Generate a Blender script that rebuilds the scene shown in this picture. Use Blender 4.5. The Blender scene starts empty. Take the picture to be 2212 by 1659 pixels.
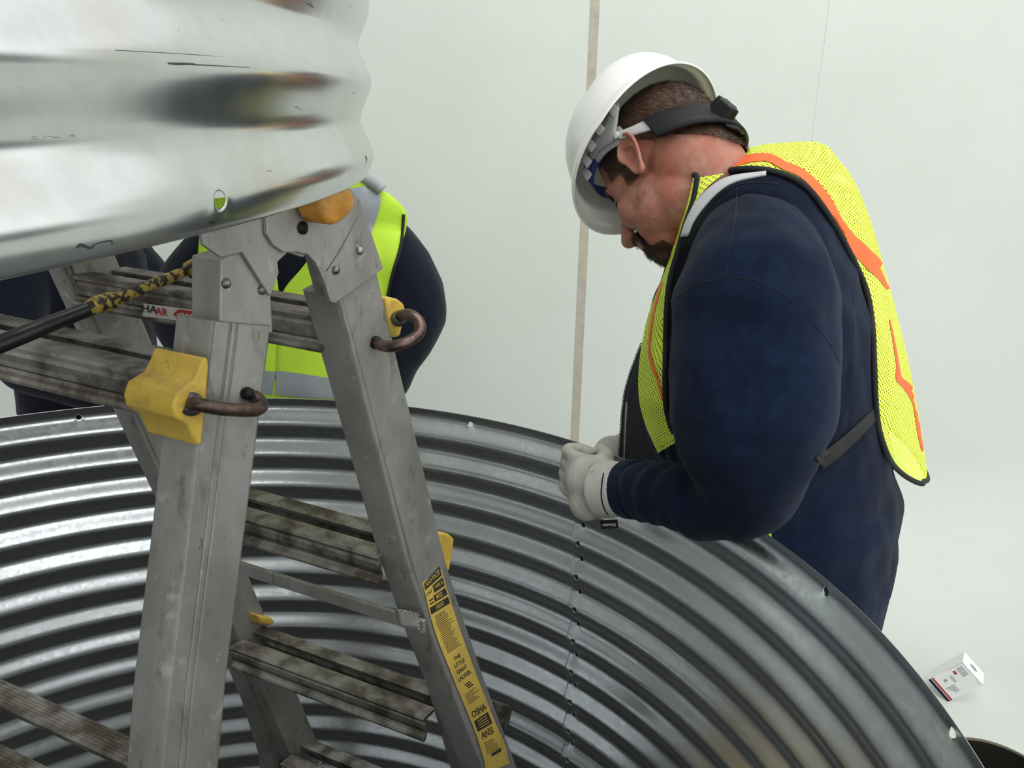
import bpy, math, random
import numpy as np
from mathutils import Vector, Matrix
from mathutils.bvhtree import BVHTree
random.seed(7); RNG = np.random.default_rng(7)
SC = bpy.context.scene; COL = SC.collection
H = 1.70                      # eye height of the camera above the floor
TH, RO, FPX = .2854, .02146, 1650.
ct, st_, cr, sr = math.cos(TH), math.sin(TH), math.cos(RO), math.sin(RO)
# ---------------------------------------------------------------- camera
cd = bpy.data.cameras.new('camera'); cam = bpy.data.objects.new('camera', cd); COL.objects.link(cam)
R0 = Vector((1, 0, 0)); U0 = Vector((0, st_, ct)); F0 = Vector((0, ct, -st_))
cx_, cy_, cz_ = R0*cr + U0*sr, U0*cr - R0*sr, -F0
M = Matrix((cx_, cy_, cz_)).transposed().to_4x4(); M.translation = Vector((0, 0, H)); cam.matrix_world = M
cd.sensor_width = 36; cd.lens = FPX/2212*36; cd.clip_start = .02
SC.camera = cam
SC.view_settings.view_transform = 'Standard'; SC.view_settings.look = 'None'
SC.view_settings.gamma = 1; SC.view_settings.exposure = 0.0; SC.view_settings.use_curve_mapping = False
# ---------------------------------------------------------------- world: soft overcast daylight
wd = bpy.data.worlds.new('overcast'); SC.world = wd; wd.use_nodes = True
nt = wd.node_tree; bg = nt.nodes['Background']
tc = nt.nodes.new('ShaderNodeTexCoord'); sx = nt.nodes.new('ShaderNodeSeparateXYZ'); rp = nt.nodes.new('ShaderNodeValToRGB')
nt.links.new(tc.outputs['Generated'], sx.inputs[0]); nt.links.new(sx.outputs[2], rp.inputs[0]); 
e = rp.color_ramp.elements; e[0].position = 0; e[0].color = (.55, .57, .55, 1); e[1].position = 1; e[1].color = (.55, .55, .55, 1)
m_ = rp.color_ramp.elements.new(.25); m_.color = (1.0, 1.03, 1.01, 1)
m_ = rp.color_ramp.elements.new(.6); m_.color = (.80, .82, .81, 1)
mrx = nt.nodes.new('ShaderNodeMapRange'); nt.links.new(sx.outputs[0], mrx.inputs[0]); mrx.inputs['From Min'].default_value = -1; mrx.inputs['From Max'].default_value = .35; mrx.inputs['To Min'].default_value = .16; mrx.inputs['To Max'].default_value = 1.15; mrx.interpolation_type = 'SMOOTHSTEP'
vm = nt.nodes.new('ShaderNodeVectorMath'); vm.operation = 'SCALE'; nt.links.new(rp.outputs[0], vm.inputs[0]); nt.links.new(mrx.outputs[0], vm.inputs['Scale']); 
mry = nt.nodes.new('ShaderNodeMapRange'); nt.links.new(sx.outputs[1], mry.inputs[0]); mry.inputs['From Min'].default_value = -1; mry.inputs['From Max'].default_value = .1; mry.inputs['To Min'].default_value = 1.5; mry.inputs['To Max'].default_value = 1.0
vm2 = nt.nodes.new('ShaderNodeVectorMath'); vm2.operation = 'SCALE'; nt.links.new(vm.outputs[0], vm2.inputs[0]); nt.links.new(mry.outputs[0], vm2.inputs['Scale'])
# dark patch added to the sky at right, for the upper ring to reflect
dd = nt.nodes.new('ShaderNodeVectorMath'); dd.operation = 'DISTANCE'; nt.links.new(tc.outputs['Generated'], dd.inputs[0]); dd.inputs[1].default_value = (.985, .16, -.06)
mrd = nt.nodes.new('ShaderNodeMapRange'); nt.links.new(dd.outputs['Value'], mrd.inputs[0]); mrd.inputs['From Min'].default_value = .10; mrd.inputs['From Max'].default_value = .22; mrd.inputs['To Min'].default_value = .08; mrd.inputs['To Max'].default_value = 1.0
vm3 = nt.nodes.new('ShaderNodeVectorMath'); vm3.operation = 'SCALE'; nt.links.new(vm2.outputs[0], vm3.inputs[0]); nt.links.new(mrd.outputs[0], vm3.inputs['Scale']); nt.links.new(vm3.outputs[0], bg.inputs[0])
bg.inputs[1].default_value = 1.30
ld = bpy.data.lights.new('skylight', 'AREA'); ld.shape = 'RECTANGLE'; ld.size = 2.5; ld.size_y = 2.0; ld.energy = 54; ld.color = (1, .99, .95)
lo = bpy.data.objects.new('skylight', ld); COL.objects.link(lo); lo.location = (.9, .4, 4.4)
lo.rotation_euler = (Vector((.5, 1.2, 1.5)) - Vector(lo.location)).to_track_quat('-Z', 'Y').to_euler()

# ================================================================ helpers
def ray(px, py):
    X, Y = px-1106, py-829.5
    X, Y = X*cr+Y*sr, -X*sr+Y*cr
    return np.array([X, FPX*ct-Y*st_, -Y*ct-FPX*st_])/FPX
def at(px, py, y):            # point on the sight line at forward distance y
    r = ray(px, py); P = r*(y/r[1]); return np.array([P[0], P[1], P[2]+H])
def proj(P):
    x, y, z = P[0], P[1], P[2]-H
    d = y*ct-z*st_; u = y*st_+z*ct; X, Y = FPX*x/d, -FPX*u/d
    return 1106+X*cr-Y*sr, 829.5+X*sr+Y*cr
def props(o, label=None, cat=None, group=None, kind=None):
    for k, v in (('label', label), ('category', cat), ('group', group), ('kind', kind)):
        if v: o[k] = v
    return o
def thing(name, loc, label, cat, group=None):
    o = bpy.data.objects.new(name, None); COL.objects.link(o); o.location = loc; o.empty_display_size = .05
    return props(o, label, cat, group)
def origin_of(o):
    v = Vector((0, 0, 0))
    while o is not None: v += o.location; o = o.parent
    return v
def obj(name, V, Fc, mat, parent=None, smooth=True, bevel=0, uv=None, loc=None, label=None, mats=None, fm=None, sub=0, autos=None):
    V = np.asarray(V, float).reshape(-1, 3)
    off = np.array(origin_of(parent)) if parent is not None else (np.array(loc) if loc is not None else np.zeros(3))
    me = bpy.data.meshes.new(name); me.from_pydata((V-off).tolist(), [], [tuple(int(i) for i in f) for f in Fc]); me.validate()
    for m in (mats or [mat]): me.materials.append(m)
    if fm is not None: me.polygons.foreach_set('material_index', list(fm))
    if smooth: me.polygons.foreach_set('use_smooth', [True]*len(me.polygons))
    if uv is not None:
        ul = me.uv_layers.new(name='uv')
        for lp_ in me.loops: ul.data[lp_.index].uv = uv[lp_.vertex_index]
    o = bpy.data.objects.new(name, me); COL.objects.link(o)
    if parent is not None: o.parent = parent
    elif loc is not None: o.location = loc
    if bevel:
        b = o.modifiers.new('b', 'BEVEL'); b.width = bevel; b.segments = 2; b.limit_method = 'ANGLE'; b.angle_limit = .6
        if smooth: b.harden_normals = False
    if sub: s = o.modifiers.new('s', 'SUBSURF'); s.levels = sub; s.render_levels = sub
    if autos is not None:
        me.update(); 
        try: me.set_sharp_from_angle(angle=autos)
        except Exception: pass
    if label: o['label'] = label
    return o
class MB:                     # collects shapes that form ONE part
    def __init__(s): s.v = []; s.f = []
    def add(s, V, F):
        n = len(s.v); s.v += [tuple(map(float, p)) for p in V]; s.f += [tuple(int(i)+n for i in f) for f in F]; return s
    def prism(s, base, top): # two matching polygons
        n = len(base); F = [tuple(range(n))[::-1], tuple(range(n, 2*n))]
        F += [(i, (i+1) % n, n+(i+1) % n, n+i) for i in range(n)]
        return s.add(list(base)+list(top), F)
    def tube(s, pts, rad, n=12, cap=True):
        pts = [np.array(p, float) for p in pts]
        if not hasattr(rad, '__len__'): rad = [rad]*len(pts)
        V = []; prev = None
        for i, p in enumerate(pts):
            t = pts[min(i+1, len(pts)-1)]-pts[max(i-1, 0)]; t /= np.linalg.norm(t)+1e-12
            if prev is None:
                a = np.array([0, 0, 1.]) if abs(t[2]) < .9 else np.array([1., 0, 0]); u = np.cross(t, a)
            else: u = prev-t*(prev@t)
            u /= np.linalg.norm(u); w = np.cross(t, u); prev = u
            for k in range(n):
                an = 2*math.pi*k/n; V.append(p+rad[i]*(math.cos(an)*u+math.sin(an)*w))
        F = [(i*n+k, i*n+(k+1) % n, (i+1)*n+(k+1) % n, (i+1)*n+k) for i in range(len(pts)-1) for k in range(n)]
        if cap: F += [tuple(range(n))[::-1], tuple((len(pts)-1)*n+k for k in range(n))]
        return s.add(V, F)
    def ell(s, c, B, r, nu=24, nv=16): # ellipsoid with axes the columns of B
        c = np.array(c); V = []
        for j in range(nv+1):
            ph = math.pi*j/nv
            for i in range(nu):
                a = 2*math.pi*i/nu
                V.append(c+B@np.array([r[0]*math.sin(ph)*math.cos(a), r[1]*math.sin(ph)*math.sin(a), r[2]*math.cos(ph)]))
        F = [(j*nu+i, (j+1)*nu+i, (j+1)*nu+(i+1) % nu, j*nu+(i+1) % nu) for j in range(nv) for i in range(nu)]
        return s.add(V, F)
    def grid(s, G): # G: rows x cols x 3
        G = np.asarray(G); r, c = G.shape[:2]
        return s.add(G.reshape(-1, 3), [(i*c+j, i*c+j+1, (i+1)*c+j+1, (i+1)*c+j) for i in range(r-1) for j in range(c-1)])
    def build(s, name, mat, parent=None, **k): return obj(name, s.v, s.f, mat, parent, **k)
def smooth_path(pts, n=8):
    pts = np.array(pts, float); out = []
    for i in range(len(pts)-1):
        p0, p1, p2, p3 = pts[max(i-1, 0)], pts[i], pts[i+1], pts[min(i+2, len(pts)-1)]
        for k in range(n):
            t = k/n; out.append(.5*((2*p1)+(-p0+p2)*t+(2*p0-5*p1+4*p2-p3)*t*t+(-p0+3*p1-3*p2+p3)*t**3))
    out.append(pts[-1]); return np.array(out)
def rings(R, n=32):           # loft: list of (center, axis1*r1, axis2*r2[, exponent])
    V = []
    for q in R:
        c, a, b = map(np.array, q[:3]); ex = q[3] if len(q) > 3 else 1.
        for k in range(n):
            t = 2*math.pi*k/n; C, S_ = math.cos(t), math.sin(t)
            V.append(c+a*math.copysign(abs(C)**ex, C)+b*math.copysign(abs(S_)**ex, S_))
    F = [(i*n+k, i*n+(k+1) % n, (i+1)*n+(k+1) % n, (i+1)*n+k) for i in range(len(R)-1) for k in range(n)]
    F += [tuple(range(n))[::-1], tuple((len(R)-1)*n+k for k in range(n))]
    return V, F
def remesh(mb, voxel, it=6, fac=.6):  # melt overlapping shapes into one continuous skin
    me = bpy.data.meshes.new('tmp'); me.from_pydata(mb.v, [], mb.f)
    o = bpy.data.objects.new('tmp', me); COL.objects.link(o)
    m = o.modifiers.new('r', 'REMESH'); m.mode = 'VOXEL'; m.voxel_size = voxel
    if it: q = o.modifiers.new('s', 'SMOOTH'); q.iterations = it; q.factor = fac
    dg = bpy.context.evaluated_depsgraph_get(); ev = o.evaluated_get(dg); em = ev.to_mesh()
    V = np.empty(len(em.vertices)*3); em.vertices.foreach_get('co', V); V = V.reshape(-1, 3)
    N = np.empty(len(em.vertices)*3); em.vertices.foreach_get('normal', N); N = N.reshape(-1, 3)
    F = [tuple(p.vertices) for p in em.polygons]; ev.to_mesh_clear()
    bpy.data.objects.remove(o); bpy.data.meshes.remove(me)
    return V, F, N
def submesh(V, F, N, mask, off):
    idx = -np.ones(len(V), int); keep = [f for f in F if all(mask[i] for i in f)]
    used = sorted({i for f in keep for i in f}); idx[used] = range(len(used))
    return V[used]+N[used]*off[used][:, None], [tuple(idx[i] for i in f) for f in keep], N[used]
def text_mesh(body, size, bold=0.0, sx_=1.0):
    cu = bpy.data.curves.new('t', 'FONT'); cu.body = body; cu.size = size; cu.offset = bold; cu.resolution_u = 3
    cu.align_x = 'CENTER'; cu.align_y = 'CENTER'
    o = bpy.data.objects.new('t', cu); COL.objects.link(o)
    dg = bpy.context.evaluated_depsgraph_get(); ev = o.evaluated_get(dg); em = ev.to_mesh()
    V = [(v.co.x*sx_, v.co.y) for v in em.vertices]; F = [tuple(p.vertices) for p in em.polygons]
    ev.to_mesh_clear(); bpy.data.objects.remove(o); bpy.data.curves.remove(cu)
    return V, F

# ---------------------------------------------------------------- materials
def mat(name, col, rough=.5, metal=0., var=None, bump=None, spec=.5, sheen=0, coat=0, alpha_dots=None, rvar=None, sss=0):
    m = bpy.data.materials.new(name); m.use_nodes = True; t = m.node_tree; n = t.nodes; L = t.links
    b = n['Principled BSDF']; b.inputs['Base Color'].default_value = (*col, 1); b.inputs['Roughness'].default_value = rough
    b.inputs['Metallic'].default_value = metal; b.inputs['Specular IOR Level'].default_value = spec
    if sheen: b.inputs['Sheen Weight'].default_value = sheen; b.inputs['Sheen Roughness'].default_value = .5
    if coat: b.inputs['Coat Weight'].default_value = coat
    if sss: b.inputs['Subsurface Weight'].default_value = sss; b.inputs['Subsurface Radius'].default_value = (.01, .004, .002); b.inputs['Subsurface Scale'].default_value = .5
    g = n.new('ShaderNodeNewGeometry')
    def tex(scale, kind='noise', detail=4, stretch=None):
        src = g.outputs['Position']
        if stretch:
            mp = n.new('ShaderNodeMapping'); L.new(src, mp.inputs[0]); mp.inputs['Scale'].default_value = stretch; src = mp.outputs[0]
        if kind == 'noise':
            q = n.new('ShaderNodeTexNoise'); q.inputs['Detail'].default_value = detail; q.inputs['Roughness'].default_value = .6
        else: q = n.new('ShaderNodeTexVoronoi')
        q.inputs['Scale'].default_value = scale; L.new(src, q.inputs['Vector']); return q
    for v in (var or []):    # (colour2, scale, lo, hi, kind, stretch)
        q = tex(v[1], v[4] if len(v) > 4 else 'noise', 5, v[5] if len(v) > 5 else None)
        r = n.new('ShaderNodeValToRGB'); r.color_ramp.elements[0].position = v[2]; r.color_ramp.elements[1].position = v[3]
        L.new(q.outputs['Fac'] if q.bl_idname == 'ShaderNodeTexNoise' else q.outputs['Color'], r.inputs[0])
        mx = n.new('ShaderNodeMix'); mx.data_type = 'RGBA'; L.new(r.outputs[0], mx.inputs['Factor'])
        src = b.inputs['Base Color'].links[0].from_socket if b.inputs['Base Color'].links else None
        if src: L.new(src, mx.inputs['A'])
        else: mx.inputs['A'].default_value = (*col, 1)
        mx.inputs['B'].default_value = (*v[0], 1); L.new(mx.outputs['Result'], b.inputs['Base Color'])
    if rvar:
        q = tex(rvar[0], rvar[3] if len(rvar) > 3 else 'noise'); mr = n.new('ShaderNodeMapRange'); mr.inputs['To Min'].default_value = rvar[1]; mr.inputs['To Max'].default_value = rvar[2]
        L.new(q.outputs['Fac'] if q.bl_idname == 'ShaderNodeTexNoise' else q.outputs['Color'], mr.inputs[0]); L.new(mr.outputs[0], b.inputs['Roughness'])
    if bump:
        q = tex(bump[0], bump[2] if len(bump) > 2 else 'noise'); bp = n.new('ShaderNodeBump'); bp.inputs['Strength'].default_value = bump[1]; bp.inputs['Distance'].default_value = .002
        L.new(q.outputs['Fac'] if q.bl_idname == 'ShaderNodeTexNoise' else q.outputs['Distance'], bp.inputs['Height']); L.new(bp.outputs[0], b.inputs['Normal'])
    if alpha_dots:           # mesh fabric: regular round holes in uv space (uv in metres)
        uvn = n.new('ShaderNodeUVMap'); uvn.uv_map = 'uv'
        mp = n.new('ShaderNodeMapping'); L.new(uvn.outputs[0], mp.inputs[0]); mp.inputs['Rotation'].default_value = (0, 0, math.pi/4)
        mp.inputs['Scale'].default_value = (1/alpha_dots[0],)*3
        fr = n.new('ShaderNodeVectorMath'); fr.operation = 'FRACTION'; L.new(mp.outputs[0], fr.inputs[0])
        sb = n.new('ShaderNodeVectorMath'); sb.operation = 'SUBTRACT'; L.new(fr.outputs[0], sb.inputs[0]); sb.inputs[1].default_value = (.5, .5, 0)
        sp = n.new('ShaderNodeVectorMath'); sp.operation = 'MULTIPLY'; L.new(sb.outputs[0], sp.inputs[0]); sp.inputs[1].default_value = (1, 1, 0)
        ln = n.new('ShaderNodeVectorMath'); ln.operation = 'LENGTH'; L.new(sp.outputs[0], ln.inputs[0])
        gt = n.new('ShaderNodeMath'); gt.operation = 'GREATER_THAN'; L.new(ln.outputs['Value'], gt.inputs[0]); gt.inputs[1].default_value = alpha_dots[1]
        L.new(gt.outputs[0], b.inputs['Alpha'])
    return m
WALL = mat('painted_wall', (.65, .685, .645), .75, var=[((.61, .63, .59), 1.6, .35, .75), ((.60, .60, .54), 5, .72, .9)], bump=(30, .05))
FLOOR = mat('white_floor', (.65, .68, .65), .75, var=[((.61, .63, .60), 1.6, .35, .75)], bump=(30, .05))
SEAL = mat('sealant', (.47, .43, .36), .8, var=[((.38, .35, .29), 25, .4, .7)])
GALV = mat('galvanized_steel', (.84, .88, .91), .24, .98, var=[((.70, .74, .77), 150, .2, .9, 'vor'), ((.66, .68, .69), 6, .35, .75)], rvar=(150, .17, .27, 'vor'), bump=(650, .04))
GALV2 = mat('galvanized_sheet_bright', (.64, .66, .645), .2, .97, var=[((.59, .605, .60), 60, .35, .65), ((.56, .52, .47), 9, .52, .75), ((.15, .14, .13), 22, .68, .71, 'noise', (1, 1, 7))], rvar=(40, .17, .25))
ALU = mat('worn_aluminium', (.40, .39, .37), .42, .6, var=[((.30, .29, .265), 12, .40, .60, 'noise', (1, 1, .5)), ((.16, .15, .135), 42, .57, .76, 'noise', (1, 1, .35)), ((.55, .54, .52), 36, .62, .74), ((.14, .13, .115), 85, .65, .74, 'noise', (1, 1, .4))], rvar=(25, .35, .6), bump=(120, .15))
ALU2 = mat('tread_aluminium', (.33, .31, .28), .38, .8, var=[((.11, .095, .075), 22, .40, .60)], rvar=(40, .28, .45))
STEEL = mat('rusty_steel', (.16, .105, .085), .38, .8, var=[((.07, .05, .045), 60, .4, .65), ((.35, .3, .27), 80, .6, .75)], bump=(150, .2))
DARKST = mat('dark_steel', (.12, .12, .12), .4, .8, var=[((.2, .2, .2), 60, .5, .7)])
YPL = mat('yellow_plastic', (.62, .42, .06), .5, var=[((.38, .25, .05), 35, .45, .7), ((.13, .09, .05), 60, .66, .75)], bump=(90, .1))
OPL = mat('orange_knob', (.62, .29, .04), .45, var=[((.38, .16, .03), 50, .45, .7)])
BLK = mat('black', (.008, .008, .009), .5, spec=.25)
BARM = mat('black_yellow_paint', (.015, .015, .017), .35, .2)
YCHIP = mat('chipped_yellow_paint', (.40, .29, .05), .5, var=[((.02, .018, .015), 130, .47, .52)])
STICK = mat('yellow_sticker', (.66, .47, .09), .45, var=[((.52, .37, .08), 30, .4, .7), ((.42, .42, .41), 75, .68, .70)])
PRINT = mat('black_print', (.03, .025, .02), .6)
WHITEP = mat('white_label', (.62, .60, .57), .5); REDP = mat('red_print', (.45, .03, .03), .5)
NAVY = mat('navy_fleece', (.0058, .0120, .031), .95, var=[((.0090, .0185, .046), 60, .35, .7), ((.004, .0065, .016), 4, .4, .7)], bump=(900, .3), spec=.08, sheen=.06)
NAVY2 = mat('black_navy_fleece', (.008, .010, .020), .95, bump=(700, .3), spec=.15, sheen=.12)
BLUEJ = mat('blue_denim', (.02, .05, .16), .9)
SKIN = mat('skin', (.42, .19, .135), .5, var=[((.41, .125, .085), 16, .42, .7), ((.50, .27, .20), 34, .5, .75)], bump=(500, .12), spec=.3, sss=.08)
HAIRM = mat('brown_hair', (.052, .028, .018), .55, var=[((.10, .055, .032), 120, .4, .7)], bump=(500, .4))
HAIRS = mat('brown_hair_strands', (.075, .040, .024), .5, var=[((.15, .085, .05), 90, .5, .7)])
BEARD = mat('dark_beard', (.05, .024, .016), .6)
VEST = mat('yellow_mesh_fabric', (.76, .93, .10), .7, alpha_dots=(.0066, .235), bump=(200, .1), spec=.2)
VESTS = mat('yellow_fabric', (.52, .80, .055), .7, bump=(60, .2), spec=.2)
ORNG = mat('orange_stripe', (.98, .14, .02), .6)
TRIM = mat('black_trim', (.012, .012, .013), .8, bump=(800, .3))
SILV = mat('silver_reflective_tape', (.33, .35, .39), .4, .2, bump=(40, .2))
HATM = mat('white_hard_hat', (.86, .87, .84), .28, coat=.3, var=[((.72, .72, .68), 14, .6, .8)])
HATG = mat('grey_suspension_plastic', (.33, .34, .34), .45)
HATG2 = mat('light_grey_plastic', (.50, .51, .50), .4)
HATB = mat('blue_sweatband', (.01, .04, .20), .6)
GLOVE = mat('white_leather', (.52, .51, .47), .75, var=[((.40, .39, .36), 30, .4, .7), ((.25, .23, .2), 60, .66, .78)], bump=(260, .25))
CREAM = mat('hood_lining', (.47, .48, .49), .95, bump=(500, .5))
GREY = mat('grey_fabric', (.42, .42, .44), .9, bump=(300, .4))
CARD = mat('white_carton', (.82, .83, .82), .5); CGREY = mat('grey_print', (.30, .30, .31), .6); CNAVY = mat('navy_fleece', (.0058, .0120, .031), .95, var=[((.0090, .0185, .046), 60, .35, .7), ((.004, .0065, .016), 4, .4, .7)], bump=(900, .3), spec=.08, sheen=.06)
BUCK = mat('dark_bucket', (.006, .005, .003), .8, spec=.2); BUCK2 = mat('bucket_rim', (.10, .09, .045), .3)
BOOT = mat('brown_boot', (.10, .06, .035), .6)
EYE = mat('eye', (.6, .6, .58), .2)

# ================================================================ setting
def struct(name, V, F, m, **k): return props(obj(name, V, F, m, smooth=k.pop('smooth', False), **k), kind='structure')
WY = 2.93; CV = .55
mb = MB().prism([(-6, -4, -.1), (6.5, -4, -.1), (6.5, WY-CV, -.1), (-6, WY-CV, -.1)], [(-6, -4, 0), (6.5, -4, 0), (6.5, WY-CV, 0), (-6, WY-CV, 0)])
struct('floor', mb.v, mb.f, FLOOR)
prof = [(WY-CV, 0)]+[(WY-CV+CV*math.sin(a), CV-CV*math.cos(a)) for a in np.linspace(0, math.pi/2, 14)[1:]]+[(WY, 1.5), (WY, 4.2), (WY+.1, 4.2), (WY+.1, -.1), (WY-CV, -.1)]
V = [(x, p[0], p[1]) for x in (-6, 6.5) for p in prof]; n = len(prof)
F = [(i, (i+1) % n, n+(i+1) % n, n+i) for i in range(n)]+[tuple(range(n)), tuple(range(n, 2*n))[::-1]]
o = struct('wall_back', V, F, WALL, smooth=True, autos=.5)
xs = at(1283, 60, WY)[0]
mb = MB()
for z0, z1, w0, w1 in ((.32, 1.42, .0165, .0165), (1.42, 1.75, .0165, .0155), (1.75, 4.2, .0155, .0195)):
    mb.prism([(xs-w0, WY-.0015, z0), (xs+w0, WY-.0015, z0), (xs+w0, WY+.01, z0), (xs-w0, WY+.01, z0)],
             [(xs-w1, WY-.0015, z1), (xs+w1, WY-.0015, z1), (xs+w1, WY+.01, z1), (xs-w1, WY+.01, z1)])
struct('trim_1', mb.v, mb.f, SEAL)
xs2 = at(1792, 10, WY)[0]
mb = MB().prism([(xs2-.002, WY-.001, .4), (xs2+.002, WY-.001, .4), (xs2+.002, WY+.01, .4), (xs2-.002, WY+.01, .4)],
                [(xs2-.002, WY-.001, 4.2), (xs2+.002, WY-.001, 4.2), (xs2+.002, WY+.01, 4.2), (xs2-.002, WY+.01, 4.2)])
struct('trim_2', mb.v, mb.f, mat('hairline_joint', (.66, .66, .63), .8))

# ================================================================ corrugated rings
PIT, AMP = .0677, .0068
def corr(zz):                 # zz = height above an outward crest
    c = math.cos(2*math.pi*zz/PIT); return AMP*(.91*c+.09*math.cos(6*math.pi*zz/PIT))
def sheet(a0, a1, R, ztop_above_crest, height, holes, place, step=.0085, snap=None):
    """corrugated sheet: rows every PIT/8 hanging from a crest at zz=0; holes = [(angle, k/8 rows below crest)]"""
    st2 = step/R; A = (np.arange(math.ceil((a0-snap)/st2), math.floor((a1-snap)/st2)+1)*st2+snap) if snap is not None else np.linspace(a0, a1, int(abs(a1-a0)*R/step)+1); ns = len(A); dz = PIT/8
    zz = [ztop_above_crest]+[-k*dz+round(ztop_above_crest/dz-.5)*dz for k in range(int(height/dz))]
    zz = np.array([z for z in zz if z <= ztop_above_crest+1e-9]); 
    if abs(zz[0]-zz[1]) < 1e-4: zz = zz[1:]
    nz = len(zz)
    def pos(a, z): r = R+corr(z); return place(r*math.sin(a), r*math.cos(a), z)
    V = [pos(a, z) for z in zz for a in A]
    cut = set(); extra = []
    for (ha, hz) in holes:
        i = int(np.argmin(abs(zz-hz))); j = int(np.argmin(abs(A-ha)))
        if j < 2 or j > ns-3 or i < 1 or i > nz-2: continue
        for di in (0, -1):
            for dj in (0, -1): cut.add((i+di, j+dj))
        rr = .0054; base = len(V); da = A[1]-A[0]
        ringi = [(-1, -1), (-1, 0), (-1, 1), (0, 1), (1, 1), (1, 0), (1, -1), (0, -1)]
        C = []
        for di, dj in ringi:
            l = math.hypot(di, dj); V.append(pos(A[j]+dj/l*rr/R, zz[i]-di/l*rr)); C.append(len(V)-1)
        for k in range(8):
            k2 = (k+1) % 8; a = (i+ringi[k][0])*ns+j+ringi[k][1]; b = (i+ringi[k2][0])*ns+j+ringi[k2][1]
            extra.append((a, b, C[k2], C[k]))
    F = [(i*ns+j, i*ns+j+1, (i+1)*ns+j+1, (i+1)*ns+j) for i in range(nz-1) for j in range(ns-1) if (i, j) not in cut]+extra
    return V, F
def add_sheet(name, parent, mats_, *a, **k):
    V, F = sheet(*a, **k); o = obj(name, V, F, mats_, parent)
    s = o.modifiers.new('t', 'SOLIDIFY'); s.thickness = .0012; s.offset = 0
    s = o.modifiers.new('s', 'SUBSURF'); s.levels = 1; s.render_levels = 1
    return o
TC = np.array([-.4465, .618]); TR = .8501; ZC = H-.6262+2*PIT       # outward crest nearest the rim
PH = .7452
DARKDISC = mat('unseen_dark_disc', (.035, .033, .030), .8)  # for the added disc that darkens reflections in the tank wall
_n=72
tank = thing('corrugated_steel_tank', (TC[0], TC[1], 0), 'open round tank of corrugated galvanized steel standing on the floor around the ladder', 'tank')
place = lambda x, y, z: (TC[0]+x, TC[1]+y, ZC+z)
ztop = (H-.4705)-ZC; hgt = H-.4705
seamh = [(PH, -k*PIT/2) for k in range(0, 34)]
hs = .2456/TR
rimh = [(a, 0) for a in (-2.51, -2.22, -1.93, -1.64, -1.35, -1.06, -.757, -.4647, -.163, .139, .4415, .722, 1.031, 1.341, 1.622, 1.91, 2.2, 2.5, 2.8, 3.1)]
add_sheet('curved_sheet', tank, GALV, PH-math.pi-.05, PH+.02, TR, ztop, hgt, [h for h in rimh if h[0] < PH-.03]+seamh, place, snap=PH)
add_sheet('curved_sheet', tank, GALV, PH-.024, PH+math.pi+.02, TR-.0019, ztop, hgt, [h for h in rimh if h[0] > PH+.03]+seamh, place, snap=PH)
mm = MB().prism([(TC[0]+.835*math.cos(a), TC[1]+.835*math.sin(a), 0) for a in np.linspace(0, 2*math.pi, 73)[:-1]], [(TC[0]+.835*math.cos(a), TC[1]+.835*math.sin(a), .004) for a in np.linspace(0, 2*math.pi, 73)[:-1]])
props(mm.build('floor', DARKDISC, None, smooth=False), kind='structure')  # unseen dark disc laid on the ground, added so the corrugations mirror dark
G_ = [[place((TR+.0095)*math.sin(PH+d), (TR+.0095)*math.cos(PH+d), z) for d in (-.02, 0, .02)] for z in np.linspace(ztop-.02, ztop-hgt, 40)]
o = MB().grid(G_).build('dark_hole_backing', BLK, tank); q_ = o.modifiers.new('t', 'SOLIDIFY'); q_.thickness = .002; q_.offset = 1  # black strip added behind the seam so its bolt holes look dark
# upper ring: same size, held tilted over the ladder
UC = np.array([-.9879, .6418]); UR = .8522
def place2(x, y, z): return (UC[0]+x, UC[1]+y, H-.0456+z+.0442*x+.068*y)
ring = thing('corrugated_steel_ring', (UC[0], UC[1], H-.07), 'bright corrugated galvanized steel ring held up close to the camera above the ladder', 'metal ring')
a_right = math.radians(93)
def sheet_up():
    hol = []
    for px in (448, 776):     # bolt holes on the lowest crest
        best = min(np.linspace(.2, 2.4, 2200), key=lambda a: abs(proj(place2(UR*math.sin(a), UR*math.cos(a), 0))[0]-px) if proj(place2(UR*math.sin(a), UR*math.cos(a), 0))[0] < 812 and a > 1.35 else 9e9)
        hol.append((best, 0))
    k = abs(hol[0][0]-hol[1][0]); 
    hol += [(max(h[0] for h in hol)+q*k, 0) for q in (1, 2)]
    hgt2 = .8; V, F = sheet(0, 2*math.pi-.001, UR, hgt2, hgt2+.0249, hol, place2, step=.0075)
    return V, F
V, F = sheet_up(); o = obj('curved_sheet', V, F, GALV2, ring)
s = o.modifiers.new('t', 'SOLIDIFY'); s.thickness = .0014; s.offset = 0
s = o.modifiers.new('s', 'SUBSURF'); s.levels = 1; s.render_levels = 1

RINGV, RINGF = V, F
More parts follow.
